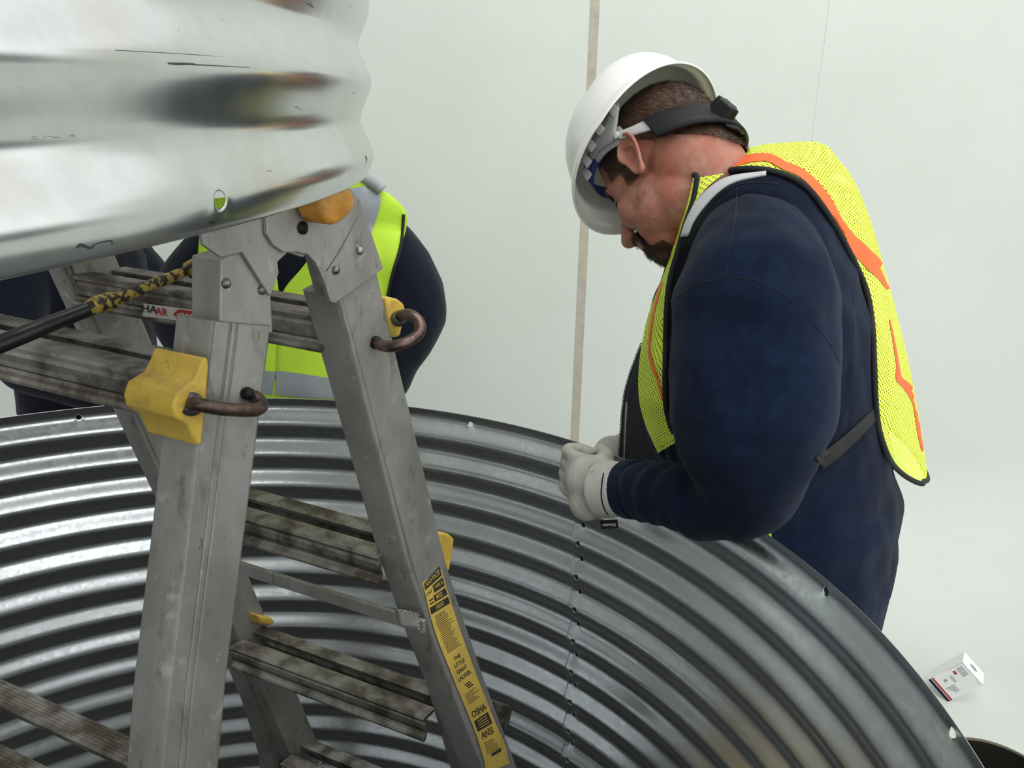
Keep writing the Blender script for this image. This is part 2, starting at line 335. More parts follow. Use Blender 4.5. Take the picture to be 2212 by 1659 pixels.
# ================================================================ folding ladder
LS = np.array([.54463904, .83867057, 0]); LD = np.array([-.83867057, .54463904, 0]); OFF = .585
LT = np.array([-.92361081, .38049802, .04652224]); ZZ = np.array([0, 0, 1.])
def LP(u, z, t=0.): return u*LS+OFF*LD+z*ZZ+t*LT+np.array([0, 0, H])
def lp(px, py, t=0.):         # pixel -> (u, z) on the ladder's side plane moved t along its rungs
    r = ray(px, py); A = np.stack([r, -LS, -ZZ], 1); s = np.linalg.solve(A, OFF*LD+t*LT); return s[1], s[2]
ladder = thing('folding_ladder', tuple(LP(.52, -H, .22)), 'worn aluminium folding ladder opened as an A inside the corrugated tank', 'ladder')
def rail(name, path, w, t0, t1, topcut=.0, grooves=True):
    """path: (u_centre, z, tshift); section w wide across, t0..t1 thick"""
    V = []; secs = []
    fr = [0, .03, .26, .275, .29, .36, .375, .39, .9, .93, 1.]; dp = [.004, 0, 0, .0022, 0, 0, .0022, 0, 0, .003, .006] if grooves else [0]*11
    n = 22
    for i, (u, z, ts) in enumerate(path):
        a = path[min(i+1, len(path)-1)]; b = path[max(i-1, 0)]
        d = np.array([a[0]-b[0], a[1]-b[1]]); d /= np.linalg.norm(d); nn = np.array([-d[1], d[0]])
        if nn[0] < 0: nn = -nn
        for f, q in zip(fr, dp): V.append(LP(u+nn[0]*w*(f-.5), z+nn[1]*w*(f-.5), t0+ts+q))
        for f, q in list(zip(fr, dp))[::-1]: V.append(LP(u+nn[0]*w*(f-.5), z+nn[1]*w*(f-.5), t1+ts-q*.5))
    F = [(i*n+k, i*n+(k+1) % n, (i+1)*n+(k+1) % n, (i+1)*n+k) for i in range(len(path)-1) for k in range(n)]
    F += [tuple(range(n)), tuple((len(path)-1)*n+k for k in range(n))[::-1]]
    return obj(name, V, F, ALU, ladder, bevel=.0012, autos=.5)
cL = lambda z: .4515+.24*(z+.15)
cR = lambda z: .6045-.292*(z+.13)
FZ = -H+.004
flr = lambda z, s=-1: float(np.interp(-z, [0, .37, .5, .62, .78, .98, 1.3, 1.7], [.008, .011, .013, .006, -.009, -.034, -.07, -.10]))
pathR = [(cR(z) if z > -1.1 else cR(-1.1)+.02*(-1.1-z), z, flr(z)) for z in (-.132, -.25, -.37, -.5, -.56, -.62, -.70, -.78, -.88, -.98, -1.14, -1.3, FZ+.005)]
pathL = [(cL(z), z, flr(z)*.6) for z in (-.152, -.36, -.5, -.66, -.84, -1.04, FZ+.005)]
r1 = rail('rail', pathR, .072, 0, .044)
r2 = rail('rail', pathL, .071, 0, .044)
rail('rail', [(u, z, .43-(ts*.5)) for u, z, ts in pathR], .072, 0, .034)
rail('rail', [(u, z, .43-(ts*.5)) for u, z, ts in pathL], .071, 0, .034)
# inner rails carrying the hinges
inR = [(cR(z), z, 0) for z in (-.085, -.3, -.9, -1.2)]; inL = [(cL(z)-.0, z, 0) for z in (-.10, -.3, -.9, -1.2)]
for tt in (.009, .421):
    s = 1
    rail('inner_rail', [(u, z, tt) for u, z, _ in inR], .058, 0, .035, grooves=False)
    V = []; q = [lp(475, 720, .009), lp(590, 720, .009), lp(586, 640, .009), lp(524, 545, .009), lp(477, 560, .009)]
    mb = MB().prism([LP(u, z, tt) for u, z in q], [LP(u, z, tt+.034) for u, z in q]); mb.build('inner_rail', ALU, ladder, smooth=False, bevel=.0015)
    fp = [(430, 470), (560, 420), (650, 430), (700, 470), (690, 525), (655, 556), (622, 545), (600, 566), (603, 590), (584, 640), (524, 545), (478, 556), (440, 530)]
    q = [lp(x, y, .004) for x, y in fp]
    hp = MB().prism([LP(u, z, tt-.005) for u, z in q], [LP(u, z, tt-.001) for u, z in q]).build('hinge_plate', ALU, ladder, smooth=False, bevel=.0008)
    fp = [(575, 505), (590, 530), (612, 545), (640, 544), (664, 550), (683, 570), (700, 612), (713, 652), (722, 655), (827, 580), (800, 500), (775, 430), (740, 390), (690, 370), (630, 385), (590, 420), (573, 460)]
    q = [lp(x, y, 0) for x, y in fp]
    hp2 = MB().prism([LP(u, z, tt-.010) for u, z in q], [LP(u, z, tt-.0055) for u, z in q]).build('hinge_plate', ALU, ladder, smooth=False, bevel=.0008)
    if tt < .1:
        c = lp(651, 492, 0); Bm = np.stack([LS, ZZ, LD], 1)
        pin = MB().tube([LP(*c, tt-.0125), LP(*c, tt-.005)], .0062, 20).build('hinge_pin', BLK, hp2)
        for (x, y) in ((774, 541), (722, 583)):
            c = lp(x, y, 0); MB().ell(LP(*c, tt-.0105), np.stack([LS, ZZ, LT], 1), (.0047, .0047, .0042)).build('rivet', ALU2, hp2)
        for (x, y) in ((494, 613), (571, 627)):
            c = lp(x, y, .006); MB().ell(LP(*c, tt+.001), np.stack([LS, ZZ, LT], 1), (.0052, .0052, .0046)).build('rivet', ALU2, ladder)
        # welded diagonal edge on the right plate
        a, b = lp(706, 590, 0), lp(772, 470, 0)
        MB().tube(smooth_path([LP(*lp(703, 585, 0), tt-.0100), LP(*lp(735, 535, 0), tt-.0100), LP(*lp(772, 465, 0), tt-.0096)], 5), .0008, 6).build('bend_line', DARKST, hp2)
        # orange lock knob over the hinge
        c = lp(705, 455, -.02); kb = []
        for k in range(22):
            an = 2*math.pi*k/22; rr = .0215*(1+.08*math.cos(3*an)); kb.append((c[0]+rr*math.cos(an)*1.05, c[1]+.0095+rr*math.sin(an)))
        MB().prism([LP(u, z, -.034) for u, z in kb], [LP(u, z, -.002) for u, z in kb]).build('lock_knob', OPL, ladder, bevel=.006)
def tread(u0, u1, z, t0, t1, front, name='rung', web=.043, m=ALU2, parent=None):
    """front: web hangs from u0 (side towards -u); else from u1"""
    pr = []; nrb = 7; w = u1-u0
    top = []
    for k in range(nrb):
        a = u0+.002+(w-.004)*k/nrb; b = (w-.004)/nrb
        top += [(a, z-.0010), (a+b*.3, z), (a+b*.7, z), (a+b, z-.0010)]
    u_, s = (u0, 1) if front else (u1, -1)
    fl = [(0, -.0035), (.0012, -.0075), (.0050, -.0095), (.0030, -.014), (.0022, -.021), (.0035, -.027), (.0065, -.0305), (.0050, -.034), (.0016, -.0365), (0, -web+.003), (0, -web)]
    outer = [(u_+s*a, z+b) for a, b in fl]
    inner = [(u_+s*.0038, z-web), (u_+s*.0095, z-.030), (u_+s*.0072, z-.020), (u_+s*.0085, z-.006), (u_+s*(w-.003), z-.004), (u_+s*w, z-.006), (u_+s*w, z-.001)]
    if front: poly = top[::-1]+outer+inner
    else: poly = top+outer+inner
    V = [LP(a, b, t) for t in (t0, t1) for a, b in poly]; n = len(poly)
    F = [(i, (i+1) % n, n+(i+1) % n, n+i) for i in range(n)]+[tuple(range(n)), tuple(range(n, 2*n))[::-1]]
    return obj(name, V, F, m, parent or ladder, smooth=False)
RT = (.036, .436)
for (uf0, uf1, ur0, ur1, z, fr_t0) in ((.584, .612, .634, .664, -.170, .03), (.664, .694, .716, .747, -.503, .03), (.752, .782, .802, .828, -.817, -.0), (.835, .865, .888, .915, -1.12, .03),
                                (.398, .430, .445, .476, -.200, .03), (.283, .315, .352, .385, -.622, .03), (.215, .245, .275, .305, -.93, .03)):
    tread(uf0, uf1, z, .0455, .418 if z < -.7 else .43, True); tread(ur0, ur1, z, .03, .43, False)
q = [lp(x, y, .02) for x, y in ((1058, 1512), (1090, 1520), (1098, 1532), (1092, 1560), (1083, 1572), (1066, 1548))]
MB().prism([LP(u, z, .012) for u, z in q], [LP(u, z, .05) for u, z in q]).build('rung_bracket', ALU2, ladder, smooth=False, bevel=.002)
# welded cross brace
q = [(.688, -.597), (.694, -.597), (.694, -.617), (.688, -.617)]
br = MB().prism([LP(u, z, -.004) for u, z in q], [LP(u, z, .44) for u, z in q]).build('cross_brace', ALU, ladder, smooth=False, bevel=.001)
q = [lp(858, 1316, -.004), lp(903, 1324, -.004), lp(906, 1357, -.004), lp(866, 1352, -.004)]
MB().prism([LP(u, z, -.006) for u, z in q], [LP(u, z, .001) for u, z in q]).build('weld_tab', ALU, br, smooth=False, bevel=.002)
mb = MB()
for x, y in [(858+k*9, 1317+k*1.6) for k in range(6)]+[(905, 1330+k*7) for k in range(5)]:
    mb.ell(LP(*lp(x, y, -.006), -.0055), np.eye(3), (.0022, .0022, .0018), 10, 8)
mb.build('weld_bead', ALU2, br)
# yellow rung locks with steel hooks
def poly_lock(pts, t0, t1, name='rung_lock', m=YPL, bev=.004):
    q = [lp(x, y, t0) for x, y in pts]
    return MB().prism([LP(u, z, t0) for u, z in q], [LP(u, z, t1) for u, z in q]).build(name, m, ladder, bevel=bev, autos=.7)
k1 = poly_lock([(449, 772), (452, 790), (447, 860), (436, 961), (424, 962), (406, 918), (379, 903), (374, 878), (383, 848), (418, 825), (430, 800), (440, 774)], -.006, .052)
P3 = lambda x, y, t: LP(*lp(x, y, t), t)
hk = smooth_path([P3(414, 873, .004), P3(420, 873, -.012), P3(440, 876, -.020), P3(480, 883, -.024), P3(530, 886, -.025), P3(557, 884, -.020), P3(566, 873, -.008), P3(552, 858, .002), P3(538, 853, .010)], 6)
MB().tube(hk, .0063, 14).build('hook', STEEL, k1)
MB().tube([P3(414, 873, -.0045), P3(414, 873, -.009)], .0105, 24).build('washer', DARKST, k1)
MB().tube([P3(535, 850, .0065), P3(535, 850, .0005)], .0062, 20).build('pin_hole', BLK, r2)
for x, y in ((328, 862), (377, 848)):
    pass
k2 = poly_lock([(836, 640), (862, 646), (874, 655), (879, 676), (872, 700), (866, 728), (852, 731), (846, 700)], .010, .05)
hk = smooth_path([P3(862, 690, .022), P3(866, 682, .0), P3(885, 680, -.02), P3(905, 695, -.033), P3(905, 720, -.038), P3(880, 738, -.036), P3(850, 748, -.024), P3(828, 747, -.008), P3(815, 742, .006)], 6)
MB().tube(hk, .0066, 14).build('hook', STEEL, k2)
MB().tube([P3(862, 688, .008), P3(862, 688, .002)], .0095, 24).build('washer', ALU2, k2)
MB().tube([P3(813, 740, .011), P3(813, 740, .004)], .0075, 20).build('pin_hole', BLK, r1)
poly_lock([(945, 1150), (970, 1153), (982, 1163), (979, 1190), (972, 1232), (966, 1236), (955, 1200)], .012, .05)
poly_lock([(560, 1330), (588, 1335), (596, 1343), (585, 1352), (565, 1350)], .40, .43)
# sticker with lettering, on the flared outer face of the right rail
def on_rail(px, py, lift=.0006):       # outer face of rail r1 under the pixel
    t = 0.
    for _ in range(12):
        u, z = lp(px, py, t); t = flr(z)-lift
    return LP(u, z, t)
edgeL = [(912, 1256), (920, 1290), (932, 1340), (947, 1385), (965, 1430), (985, 1480), (1008, 1535), (1028, 1585), (1045, 1640), (1050, 1670)]
edgeR = [(948, 1206), (962, 1260), (978, 1312), (992, 1355), (1008, 1400), (1026, 1450), (1048, 1505), (1070, 1560), (1092, 1612), (1100, 1650)]
eL, eR = smooth_path(edgeL, 4), smooth_path(edgeR, 4)
mb = MB().grid([[on_rail(*(a*(1-k/6)+b*k/6), .0011) for k in range(7)] for a, b in zip(eL, eR)])
stk = mb.build('warning_sticker', STICK, r1); stk['label'] = 'yellow printed sticker'
LN = len(eL)-1
STL = .0006
def sk(v, w, lift):
    lift += STL           # v: 0..1 along sticker, w: 0..1 across
    x = v*LN; i = min(int(x), LN-1); f = x-i; a = eL[i]*(1-f)+eL[i+1]*f; b = eR[i]*(1-f)+eR[i+1]*f
    return on_rail(*(a*(1-w)+b*w), lift)
def sk_text(mb, body, v, w, size, lift=.0012, asp=1.0):
    T, F = text_mesh(body, 1.0, .012)
    Lm, Wm = .50, .072   # sticker length and width in metres (about)
    mb.add([sk(v-y*size/Lm, w+x*size*asp/Wm, lift) for x, y in T], F)
def sk_bar(mb, v0, v1, w0, w1, lift=.0009):
    mb.add([sk(v0, w0, lift), sk(v0, w1, lift), sk(v1, w1, lift), sk(v1, w0, lift)], [(0, 1, 2, 3)])
blk, yel = MB(), MB()
sk_bar(blk, .035, .075, .06, .94); sk_text(yel, 'NOTICE', .055, .5, .015)
sk_bar(blk, .083, .118, .42, .95); sk_text(yel, 'TYPE II', .1, .68, .010); sk_text(blk, 'CAT', .103, .2, .011)
sk_bar(blk, .128, .158, .35, .95); sk_text(yel, 'M22', .143, .6, .013); sk_bar(blk, .135, .142, .1, .3); sk_bar(blk, .150, .157, .1, .3)
sk_bar(blk, .168, .198, .06, .95); sk_text(yel, '10203', .183, .5, .012)
for k in range(24):
    v = .215+k*.0085; w0 = .15+.06*random.random(); sk_bar(blk, v, v+.0028, w0, w0+.45+.25*random.random())
for k, s_ in enumerate(('THE', 'LITTLE', 'GIANT', 'LADDER')): sk_text(blk, s_, .455+k*.030, .50, .0125)
for k in range(3): sk_bar(blk, .575+k*.009, .580+k*.009, .35+.05*k, .62+.05*k)
for k in range(6): v = .61+k*.008; sk_bar(blk, v, v+.0025, .2, .55+.3*random.random())
sk_text(blk, 'OSHA', .70, .5, .0195); sk_bar(blk, .725, .775, .12, .86)
for k in range(4): sk_bar(yel, .733+k*.010, .736+k*.010, .25, .75, .0012)
sk_text(blk, 'ANSI', .80, .5, .0195)
for k in range(7): v = .83+k*.008; sk_bar(blk, v, v+.0024, .2, .6+.2*random.random())
sk_bar(blk, .885, .90, .35, .8)
blk.build('black_lettering', PRINT, stk, smooth=False); yel.build('yellow_lettering', STICK, stk, smooth=False)
# caution label on the top rung of the far section
def PL(px, py, u):            # pixel onto the plane u=const of the ladder
    r = ray(px, py); A = np.stack([r, -ZZ, -LT], 1); s = np.linalg.solve(A, OFF*LD+u*LS); return LP(u, s[1], s[2])
uw = .5830
q = [PL(308, 655, uw), PL(440, 672, uw), PL(440, 700, uw), PL(308, 683, uw)]
lab = MB().add(q, [(0, 1, 2, 3)]).build('caution_label', WHITEP, ladder, smooth=False)
uw -= .0006
q = [PL(*p, uw) for p in [(374, 678), (385, 668), (438, 675), (438, 696), (383, 689)]]
MB().add(q, [(0, 1, 2, 3, 4)]).build('red_mark', REDP, lab, smooth=False)
T, F = text_mesh('CAUTION', 1.0, .02); uw -= .0006
x0, x1 = np.array([386, 672.]), np.array([470, 683.]); 
mb = MB().add([PL(386+(x+2.2)*19.5, 681+(x+2.2)*2.6-y*15, uw) for x, y in T], F)
mb.build('white_lettering', WHITEP, lab, smooth=False)
T, F = text_mesh('HA', 1.0, .02); mb = MB().add([PL(322+x*24, 668+x*3-y*22, uw) for x, y in T], F)
mb.build('black_lettering', PRINT, lab, smooth=False)
T, F = text_mesh('AR', 1.0, .02); mb = MB().add([PL(348+x*20, 674+x*3-y*22, uw) for x, y in T], F)
mb.build('red_lettering', REDP, lab, smooth=False)

# ================================================================ pry bar lying on the top rungs
bp = [at(-60, 768, .62), at(100, 703, .68), at(190, 668, .715), at(210, 657, .722), at(240, 650, .732), at(255, 645, .738), at(330, 615, .77), at(385, 592, .80), at(405, 585, .81)]
br_ = [.0082, .0078, .0070, .0085, .0090, .0064, .0056, .0052, .0050]
bar = thing('pry_bar', tuple(bp[0]), 'black pry bar with chipped yellow paint lying across the top rungs of the ladder', 'pry bar')
MB().tube(bp[:4], br_[:4], 14).build('shaft', BARM, bar)
MB().tube(bp[2:], [r+.0002 for r in br_[2:]], 14).build('painted_end', YCHIP, bar)
MB().tube([bp[-1], at(430, 575, .82), at(450, 580, .83)], [.009, .011, .008], 12).build('claw', YCHIP, bar)
# ================================================================ people
from mathutils import noise as mnoise
def nz3(p, s): return mnoise.noise(Vector((float(p[0])*s, float(p[1])*s, float(p[2])*s)))
def bvh_of(V, F): return BVHTree.FromPolygons([tuple(v) for v in V], F)
CAMP = Vector((0, 0, H))
def hit(bv, px, py):
    d = Vector(ray(px, py)).normalized(); h = bv.ray_cast(CAMP, d)
    return (np.array(h[0]), np.array(d)) if h[0] is not None else (None, np.array(d))
def drape_path(bv, pts, lift, yf, n=5):
    out = []
    for p in smooth_path(pts, n):
        h, d = hit(bv, *p); out.append(h-d*lift if h is not None else at(p[0], p[1], yf))
    return out
def resample(path, n):
    path = np.array(path, float); L = np.r_[0, np.cumsum(np.linalg.norm(np.diff(path, axis=0), axis=1))]
    t = np.linspace(0, L[-1], n); return np.stack([np.interp(t, L, path[:, k]) for k in range(path.shape[1])], 1)
def drape_grid(bv, A, B, rows, cols, lift, ya, yb, pw=1.0, clear=.008):
    """cloth between two outlines (pixel paths); depth eases from ya to yb but stays clear of what it covers"""
    A, B = resample(smooth_path(A, 6), rows), resample(smooth_path(B, 6), rows); G = []
    for i, (a, b) in enumerate(zip(A, B)):
        ya_ = ya[i] if hasattr(ya, '__len__') else ya; yb_ = yb[i] if hasattr(yb, '__len__') else yb; row = []
        for k in range(cols):
            s = k/(cols-1); p = a*(1-s)+b*s; y = ya_+(yb_-ya_)*s**pw; h, d = hit(bv, *p)
            if h is not None: y = min(y, h[1]-clear) if y is not None else h[1]-clear
            row.append(at(p[0], p[1], y-lift))
        G.append(row)
    G = np.array(G); K = G[:, :, 1].copy()      # ease the depth
    return G
def grid_uv(G):
    G = np.array(G); r, c = G.shape[:2]
    u = np.concatenate([np.zeros((r, 1)), np.cumsum(np.linalg.norm(np.diff(G, axis=1), axis=2), axis=1)], 1)
    v = np.concatenate([np.zeros((1, c)), np.cumsum(np.linalg.norm(np.diff(G, axis=0), axis=2), axis=0)], 0)
    v = np.repeat(v.mean(1)[:, None], c, 1)
    return np.stack([u-u[:, :1]*0, v], 2).reshape(-1, 2)
def cloth(name, G, m, parent, thick=.0012, uvs=True, label=None):
    mb = MB().grid(G); o = mb.build(name, m, parent, uv=grid_uv(G) if uvs else None, label=label)
    if thick: s = o.modifiers.new('t', 'SOLIDIFY'); s.thickness = thick; s.offset = 0
    return o
def strands(V, F, N, n, length, width, flow, mat_, jit=.4, lift=0.):
    """many short hairs as thin blades rooted on the faces"""
    Vv, Ff = [], []; idx = RNG.integers(0, len(F), n)
    for i in idx:
        f = F[i]; w = RNG.random(len(f)); w /= w.sum(); p = sum(V[a]*b for a, b in zip(f, w)); nn = sum(N[a] for a in f); nn /= np.linalg.norm(nn)+1e-9
        d = flow(p, nn)+RNG.normal(size=3)*jit*.5; d -= nn*(d@nn)*.85; d = d/(np.linalg.norm(d)+1e-9)+nn*.28; d /= np.linalg.norm(d)
        s = np.cross(d, nn); s /= np.linalg.norm(s)+1e-9; L = length*(.6+.8*RNG.random()); b = p+nn*lift; k = len(Vv)
        Vv += [b-s*width, b+s*width, b+d*L*.55+s*width*.7+nn*.0006, b+d*L*.55-s*width*.7+nn*.0006, b+d*L-nn*.0008]; Ff += [(k, k+1, k+2, k+3), (k+3, k+2, k+4)]
    return Vv, Ff

# ---------------- a head in its own frame: forward, left, up (metres), origin midway between the ears
def head_shapes(mb, O, B, k=1.0, neck=None, fat=1.0):
    P = lambda f, l, u: O+B@np.array([f, l, u])*k
    E = lambda f, l, u, a, b, c: mb.ell(P(f, l, u), B, (a*k, b*k, c*k), 28, 18)
    E(-.016, 0, .052, .094, .077, .084); E(.030, 0, .075, .055, .066, .058); E(-.045, 0, .02, .062, .066, .062)
    E(.034, 0, -.018, .056, .060*fat, .080); E(.030, 0, -.055, .058, .062*fat, .045); E(.055, 0, -.075, .036, .042, .030)
    E(.078, 0, -.094, .017, .022, .017); E(0, 0, -.055, .062, .060*fat, .060); E(.02, 0, -.035, .06, .062*fat, .05)
    for s in (1, -1):
        E(.058, s*.036, -.022, .030, .028, .034); E(.070, s*.028, .042, .013, .026, .010); E(.042, s*.022, .030, .040, .042, .045)
        E(.068, s*.031, .018, .014, .017, .012); E(.106, s*.012, -.024, .011, .008, .009)
    for i, (f, u, r) in enumerate(((.088, .034, .010), (.095, .020, .0095), (.103, .006, .0105), (.111, -.007, .012), (.116, -.018, .0135), (.108, -.026, .011))):
        E(f, 0, u, r, r*.95, r)
    E(.093, 0, -.044, .013, .024, .011); E(.098, 0, -.0515, .008, .022, .0048); E(.096, 0, -.061, .009, .020, .0055); E(.088, 0, -.075, .014, .022, .012)
    return P
def ear(mb, O, B, s, k=1.0, lat=.079):
    P = lambda f, l, u: O+B@np.array([f, l, u])*k
    ol = [(.006, -.004), (.012, .012), (.008, .026), (-.006, .034), (-.021, .030), (-.028, .014), (-.026, -.002), (-.020, -.016), (-.012, -.028), (-.004, -.034), (.004, -.026), (.006, -.012)]
    rim = smooth_path([P(f, s*(lat+.010+.012*max(0, -f/.028)), u) for f, u in ol+[ol[0]]], 5)
    mb.tube(rim, .0036*k, 10)
    c = P(-.008, s*(lat+.004), 0); n = len(rim); V = [c]+[p for p in rim[:-1]]
    back = [p-B[:, 1]*s*.006+(c-p)*.15 for p in rim[:-1]]; V += back+[c-B[:, 1]*s*.012]
    m = n-1; F = [(0, 1+i, 1+(i+1) % m) for i in range(m)]+[(1+i, 1+m+i, 1+m+(i+1) % m, 1+(i+1) % m) for i in range(m)]+[(1+m+i, 1+2*m, 1+m+(i+1) % m) for i in range(m)]
    mb.add(V, F)
    ah = smooth_path([P(-.002, s*(lat+.011), .018), P(-.014, s*(lat+.015), .014), P(-.017, s*(lat+.015), -.002), P(-.010, s*(lat+.012), -.014), P(0, s*(lat+.010), -.014)], 5)
    mb.tube(ah, .0026*k, 8); mb.ell(P(-.006, s*(lat+.009), -.028), B, (.0085, .005, .0095), 14, 10); mb.ell(P(.006, s*(lat+.006), -.006), B, (.005, .006, .007), 12, 8)
def limb(mb, pts, rad, n=20): mb.tube(smooth_path(pts, 6), np.interp(np.linspace(0, len(rad)-1, (len(pts)-1)*6+1), range(len(rad)), rad), n)
def hand_shapes(mb, wrist, fwd, palmn, side, curl=1.0, k=1.0, thumb=(.6, .45, .6), r0=.0098):
    """wrist point, finger direction, palm normal (towards what is gripped), side towards the thumb"""
    f, p, s = [np.array(v, float)/np.linalg.norm(v) for v in (fwd, palmn, side)]; w = np.array(wrist, float)
    Bm = np.stack([f, s, p], 1)
    mb.ell(w+f*.045*k, Bm, (.056*k, .045*k, .023*k), 24, 16); mb.ell(w+f*.075*k, Bm, (.030*k, .044*k, .019*k), 24, 16); mb.tube([w-f*.05*k, w+f*.03*k], [.030*k, .031*k], 20)
    for i, (o, L) in enumerate(((.030, .95), (.010, 1.05), (-.010, 1.0), (-.029, .8))):
        q = w+f*.088*k+s*o*k; a = .35*curl; pts = [q-f*.02*k]; pts.append(q)
        for seg in (.042, .027, .021):
            q = q+(f*math.cos(a)+p*math.sin(a))*seg*L*k; pts.append(q); a += .78*curl
        mb.tube(smooth_path(pts, 4), np.linspace(r0*1.1, r0*.85, (len(pts)-1)*4+1)*k, 12); mb.ell(pts[-1], np.eye(3), (r0*.86*k,)*3, 12, 8)
    q = w+f*.03*k+s*.034*k; d = f*thumb[0]+s*thumb[1]+p*thumb[2]; d /= np.linalg.norm(d); pts = [q-d*.01, q+d*.03*k, q+d*.055*k+f*.01*k, q+d*.07*k+f*.028*k+p*.004]
    mb.tube(smooth_path(pts, 4), np.linspace(r0*1.35, r0*.95, 13)*k, 12); mb.ell(pts[-1], np.eye(3), (r0*.95*k,)*3, 12, 8)
def folds(V, N, big=.004, small=.0018, segs=()):
    out = V.copy()
    for i, p in enumerate(V):
        d = big*nz3(p, 7)+.6*big*(.25-abs(nz3(p*np.array([1.3, 1, .45])+.37*p[2], 13)))+small*nz3(p, 18)+small*.6*nz3(p*np.array([1, 1, .5]), 34)
        for a, b, amp, wl, r in segs:
            ab = b-a; L = np.linalg.norm(ab); ab = ab/L; s = (p-a)@ab
            if -.02 < s < L+.02:
                rd = np.linalg.norm(p-a-ab*s)
                if rd < r: d += amp*math.sin(2*math.pi*(s/wl+.55*nz3(p, 9)))*min(1, max(0, (s+.02)/.04))*min(1, max(0, (L+.02-s)/.04))
        out[i] = p+N[i]*d
    return out

# ================================================================ worker bolting the seam
Fw = np.array([-.94, .34, 0]); Lw = np.array([-.34, -.94, 0])
w1 = thing('person', (.52, 1.2, 0), 'person in white hard hat and yellow mesh vest leaning over the tank rim', 'person')
HO = np.array([.2359, 1.2235, H-.0174]); HB = np.array([[-.49925882, -.78038464, -.37648431], [.34665691, -.57812587, .73864705], [-.79408413, .23826517, .55916017]]); HK = 1.014
hm = MB(); HP = head_shapes(hm, HO, HB, HK, fat=1.08)
for s in (1, -1): ear(hm, HO, HB, s, HK)
nk = [HP(-.035, 0, .0), HP(-.038, 0, -.035), at(1520, 405, 1.225), at(1560, 450, 1.21), at(1590, 520, 1.2)]
limb(hm, nk, [.062, .070, .076, .085, .10], 28)
hV, hF, hN = remesh(hm, .0022, 14, .6)
hd = (hV-HO)@HB/HK                      # head coordinates of every vertex
# body under the clothes
HIP = np.array([.50, 1.2, .93]); CH = np.array([.46, 1.2, 1.38])
SHL = at(1610, 560, 1.03); ELL = at(1600, 1060, .94); WRL = at(1335, 1056, 1.075)
SHR = SHL-Lw*.34+np.array([0, .0, .0]); ELR = np.array([.40, 1.47, 1.30]); WRR = np.array([.28, 1.40, 1.175])
bm = MB()
limb(bm, [at(1590, 520, 1.2), CH, (CH+HIP)/2, HIP], [.12, .14, .12, .105], 24)
for a, b, c in ((SHL, ELL, WRL), (SHR, ELR, WRR)): limb(bm, [CH*.4+a*.6, a, (a+b)/2, b, (b+c)/2, c], [.06, .055, .048, .04, .036, .027])
for s in (1, -1):
    hp = HIP+Lw*.09*s; limb(bm, [hp, hp+np.array([-.02, 0, -.42]), hp+np.array([.02, 0, -.84])], [.068, .05, .04]); bm.ell(hp+np.array([-.06, .02, -.885]), np.eye(3), (.11, .045, .04))
bV, bF, bN = remesh(bm, .014, 3)
allV = np.vstack([hV, bV]); allF = hF+[tuple(i+len(hV) for i in f) for f in bF]
body = obj('body', allV, allF, SKIN, w1)
# closed eyelids / eyes looking down
for s in (1, -1): MB().ell(HP(.0700, s*.031, .0190), HB, (.0105, .0105, .0095), 16, 12).build('eye', EYE, w1); MB().tube(smooth_path([HP(.071, s*.046, .016), HP(.0815, s*.038, .0135), HP(.0845, s*.030, .0125), HP(.084, s*.022, .014)], 4), .0011, 6).build('eyelash', BEARD, w1)
# hair: close cap and short strands
def hmask(d):
    f, l, u = d.T; r = np.abs(l)
    side = (u > .040-.5*np.clip(f-.0, 0, .03)) & (f < .055)
    behind = (f < -.022) & (u > .034+(f+.012)*1.05)
    burn = (f > .012) & (f < .036) & (u > -.010) & (r > .05)
    around = (f <= .012) & (u > .036)
    return (side | behind | burn | around) & ~((f > .055))
hmk = hmask(hd) & ~((np.abs(hd[:, 1]) > .0835) & (hd[:, 0] > -.05)) & (hd[:, 2] > -.075)
off = np.array([.0028+.0012*nz3(p, 90) for p in hV])
cV, cF, cN = submesh(hV, hF, hN, hmk, off)
flow = lambda p, n: HB@np.array([-.55, 0, -.8])
sV, sF = strands(cV, cF, cN, 9000, .013, .00042, flow, HAIRS)
hair = obj('hair', np.vstack([cV, sV]), cF+[tuple(i+len(cV) for i in f) for f in sF], None, w1, mats=[HAIRM, HAIRS], fm=[0]*len(cF)+[1]*len(sF))
bmk = (hd[:, 0] > .055) & (hd[:, 2] < -.036) & (np.abs(hd[:, 1]) < .032) & ~((hd[:, 2] > -.064) & (hd[:, 2] < -.047) & (np.abs(hd[:, 1]) < .02) & (hd[:, 0] > .094))
off = np.full(len(hV), .0012); gV, gF, gN = submesh(hV, hF, hN, bmk, off)
sV, sF = strands(gV, gF, gN, 3200, .009, .0003, lambda p, n: HB@np.array([.35, 0, -.9]), BEARD, jit=.7)
obj('goatee', np.vstack([gV, sV]), gF+[tuple(i+len(gV) for i in f) for f in sF], BEARD, w1)
smk = (hd[:, 0] > .0) & (hd[:, 2] < -.02) & (hd[:, 2] > -.105) & (np.abs(hd[:, 1]) < .075); off = np.full(len(hV), .0)
gV, gF, gN = submesh(hV, hF, hN, smk, off)
sV, sF = strands(gV, gF, gN, 5200, .0016, .00010, lambda p, n: HB@np.array([.2, 0, -.9]), BEARD, jit=.7); obj('stubble', sV, sF, BEARD, w1)
emk = None
sV = []; sF = []
for s in (1, -1):
    mbx = MB(); limb(mbx, [HP(.070, s*.052, .040), HP(.082, s*.038, .047), HP(.090, s*.018, .044)], [.0025, .0042, .003], 8); mbx.build('eyebrow', BEARD, w1)

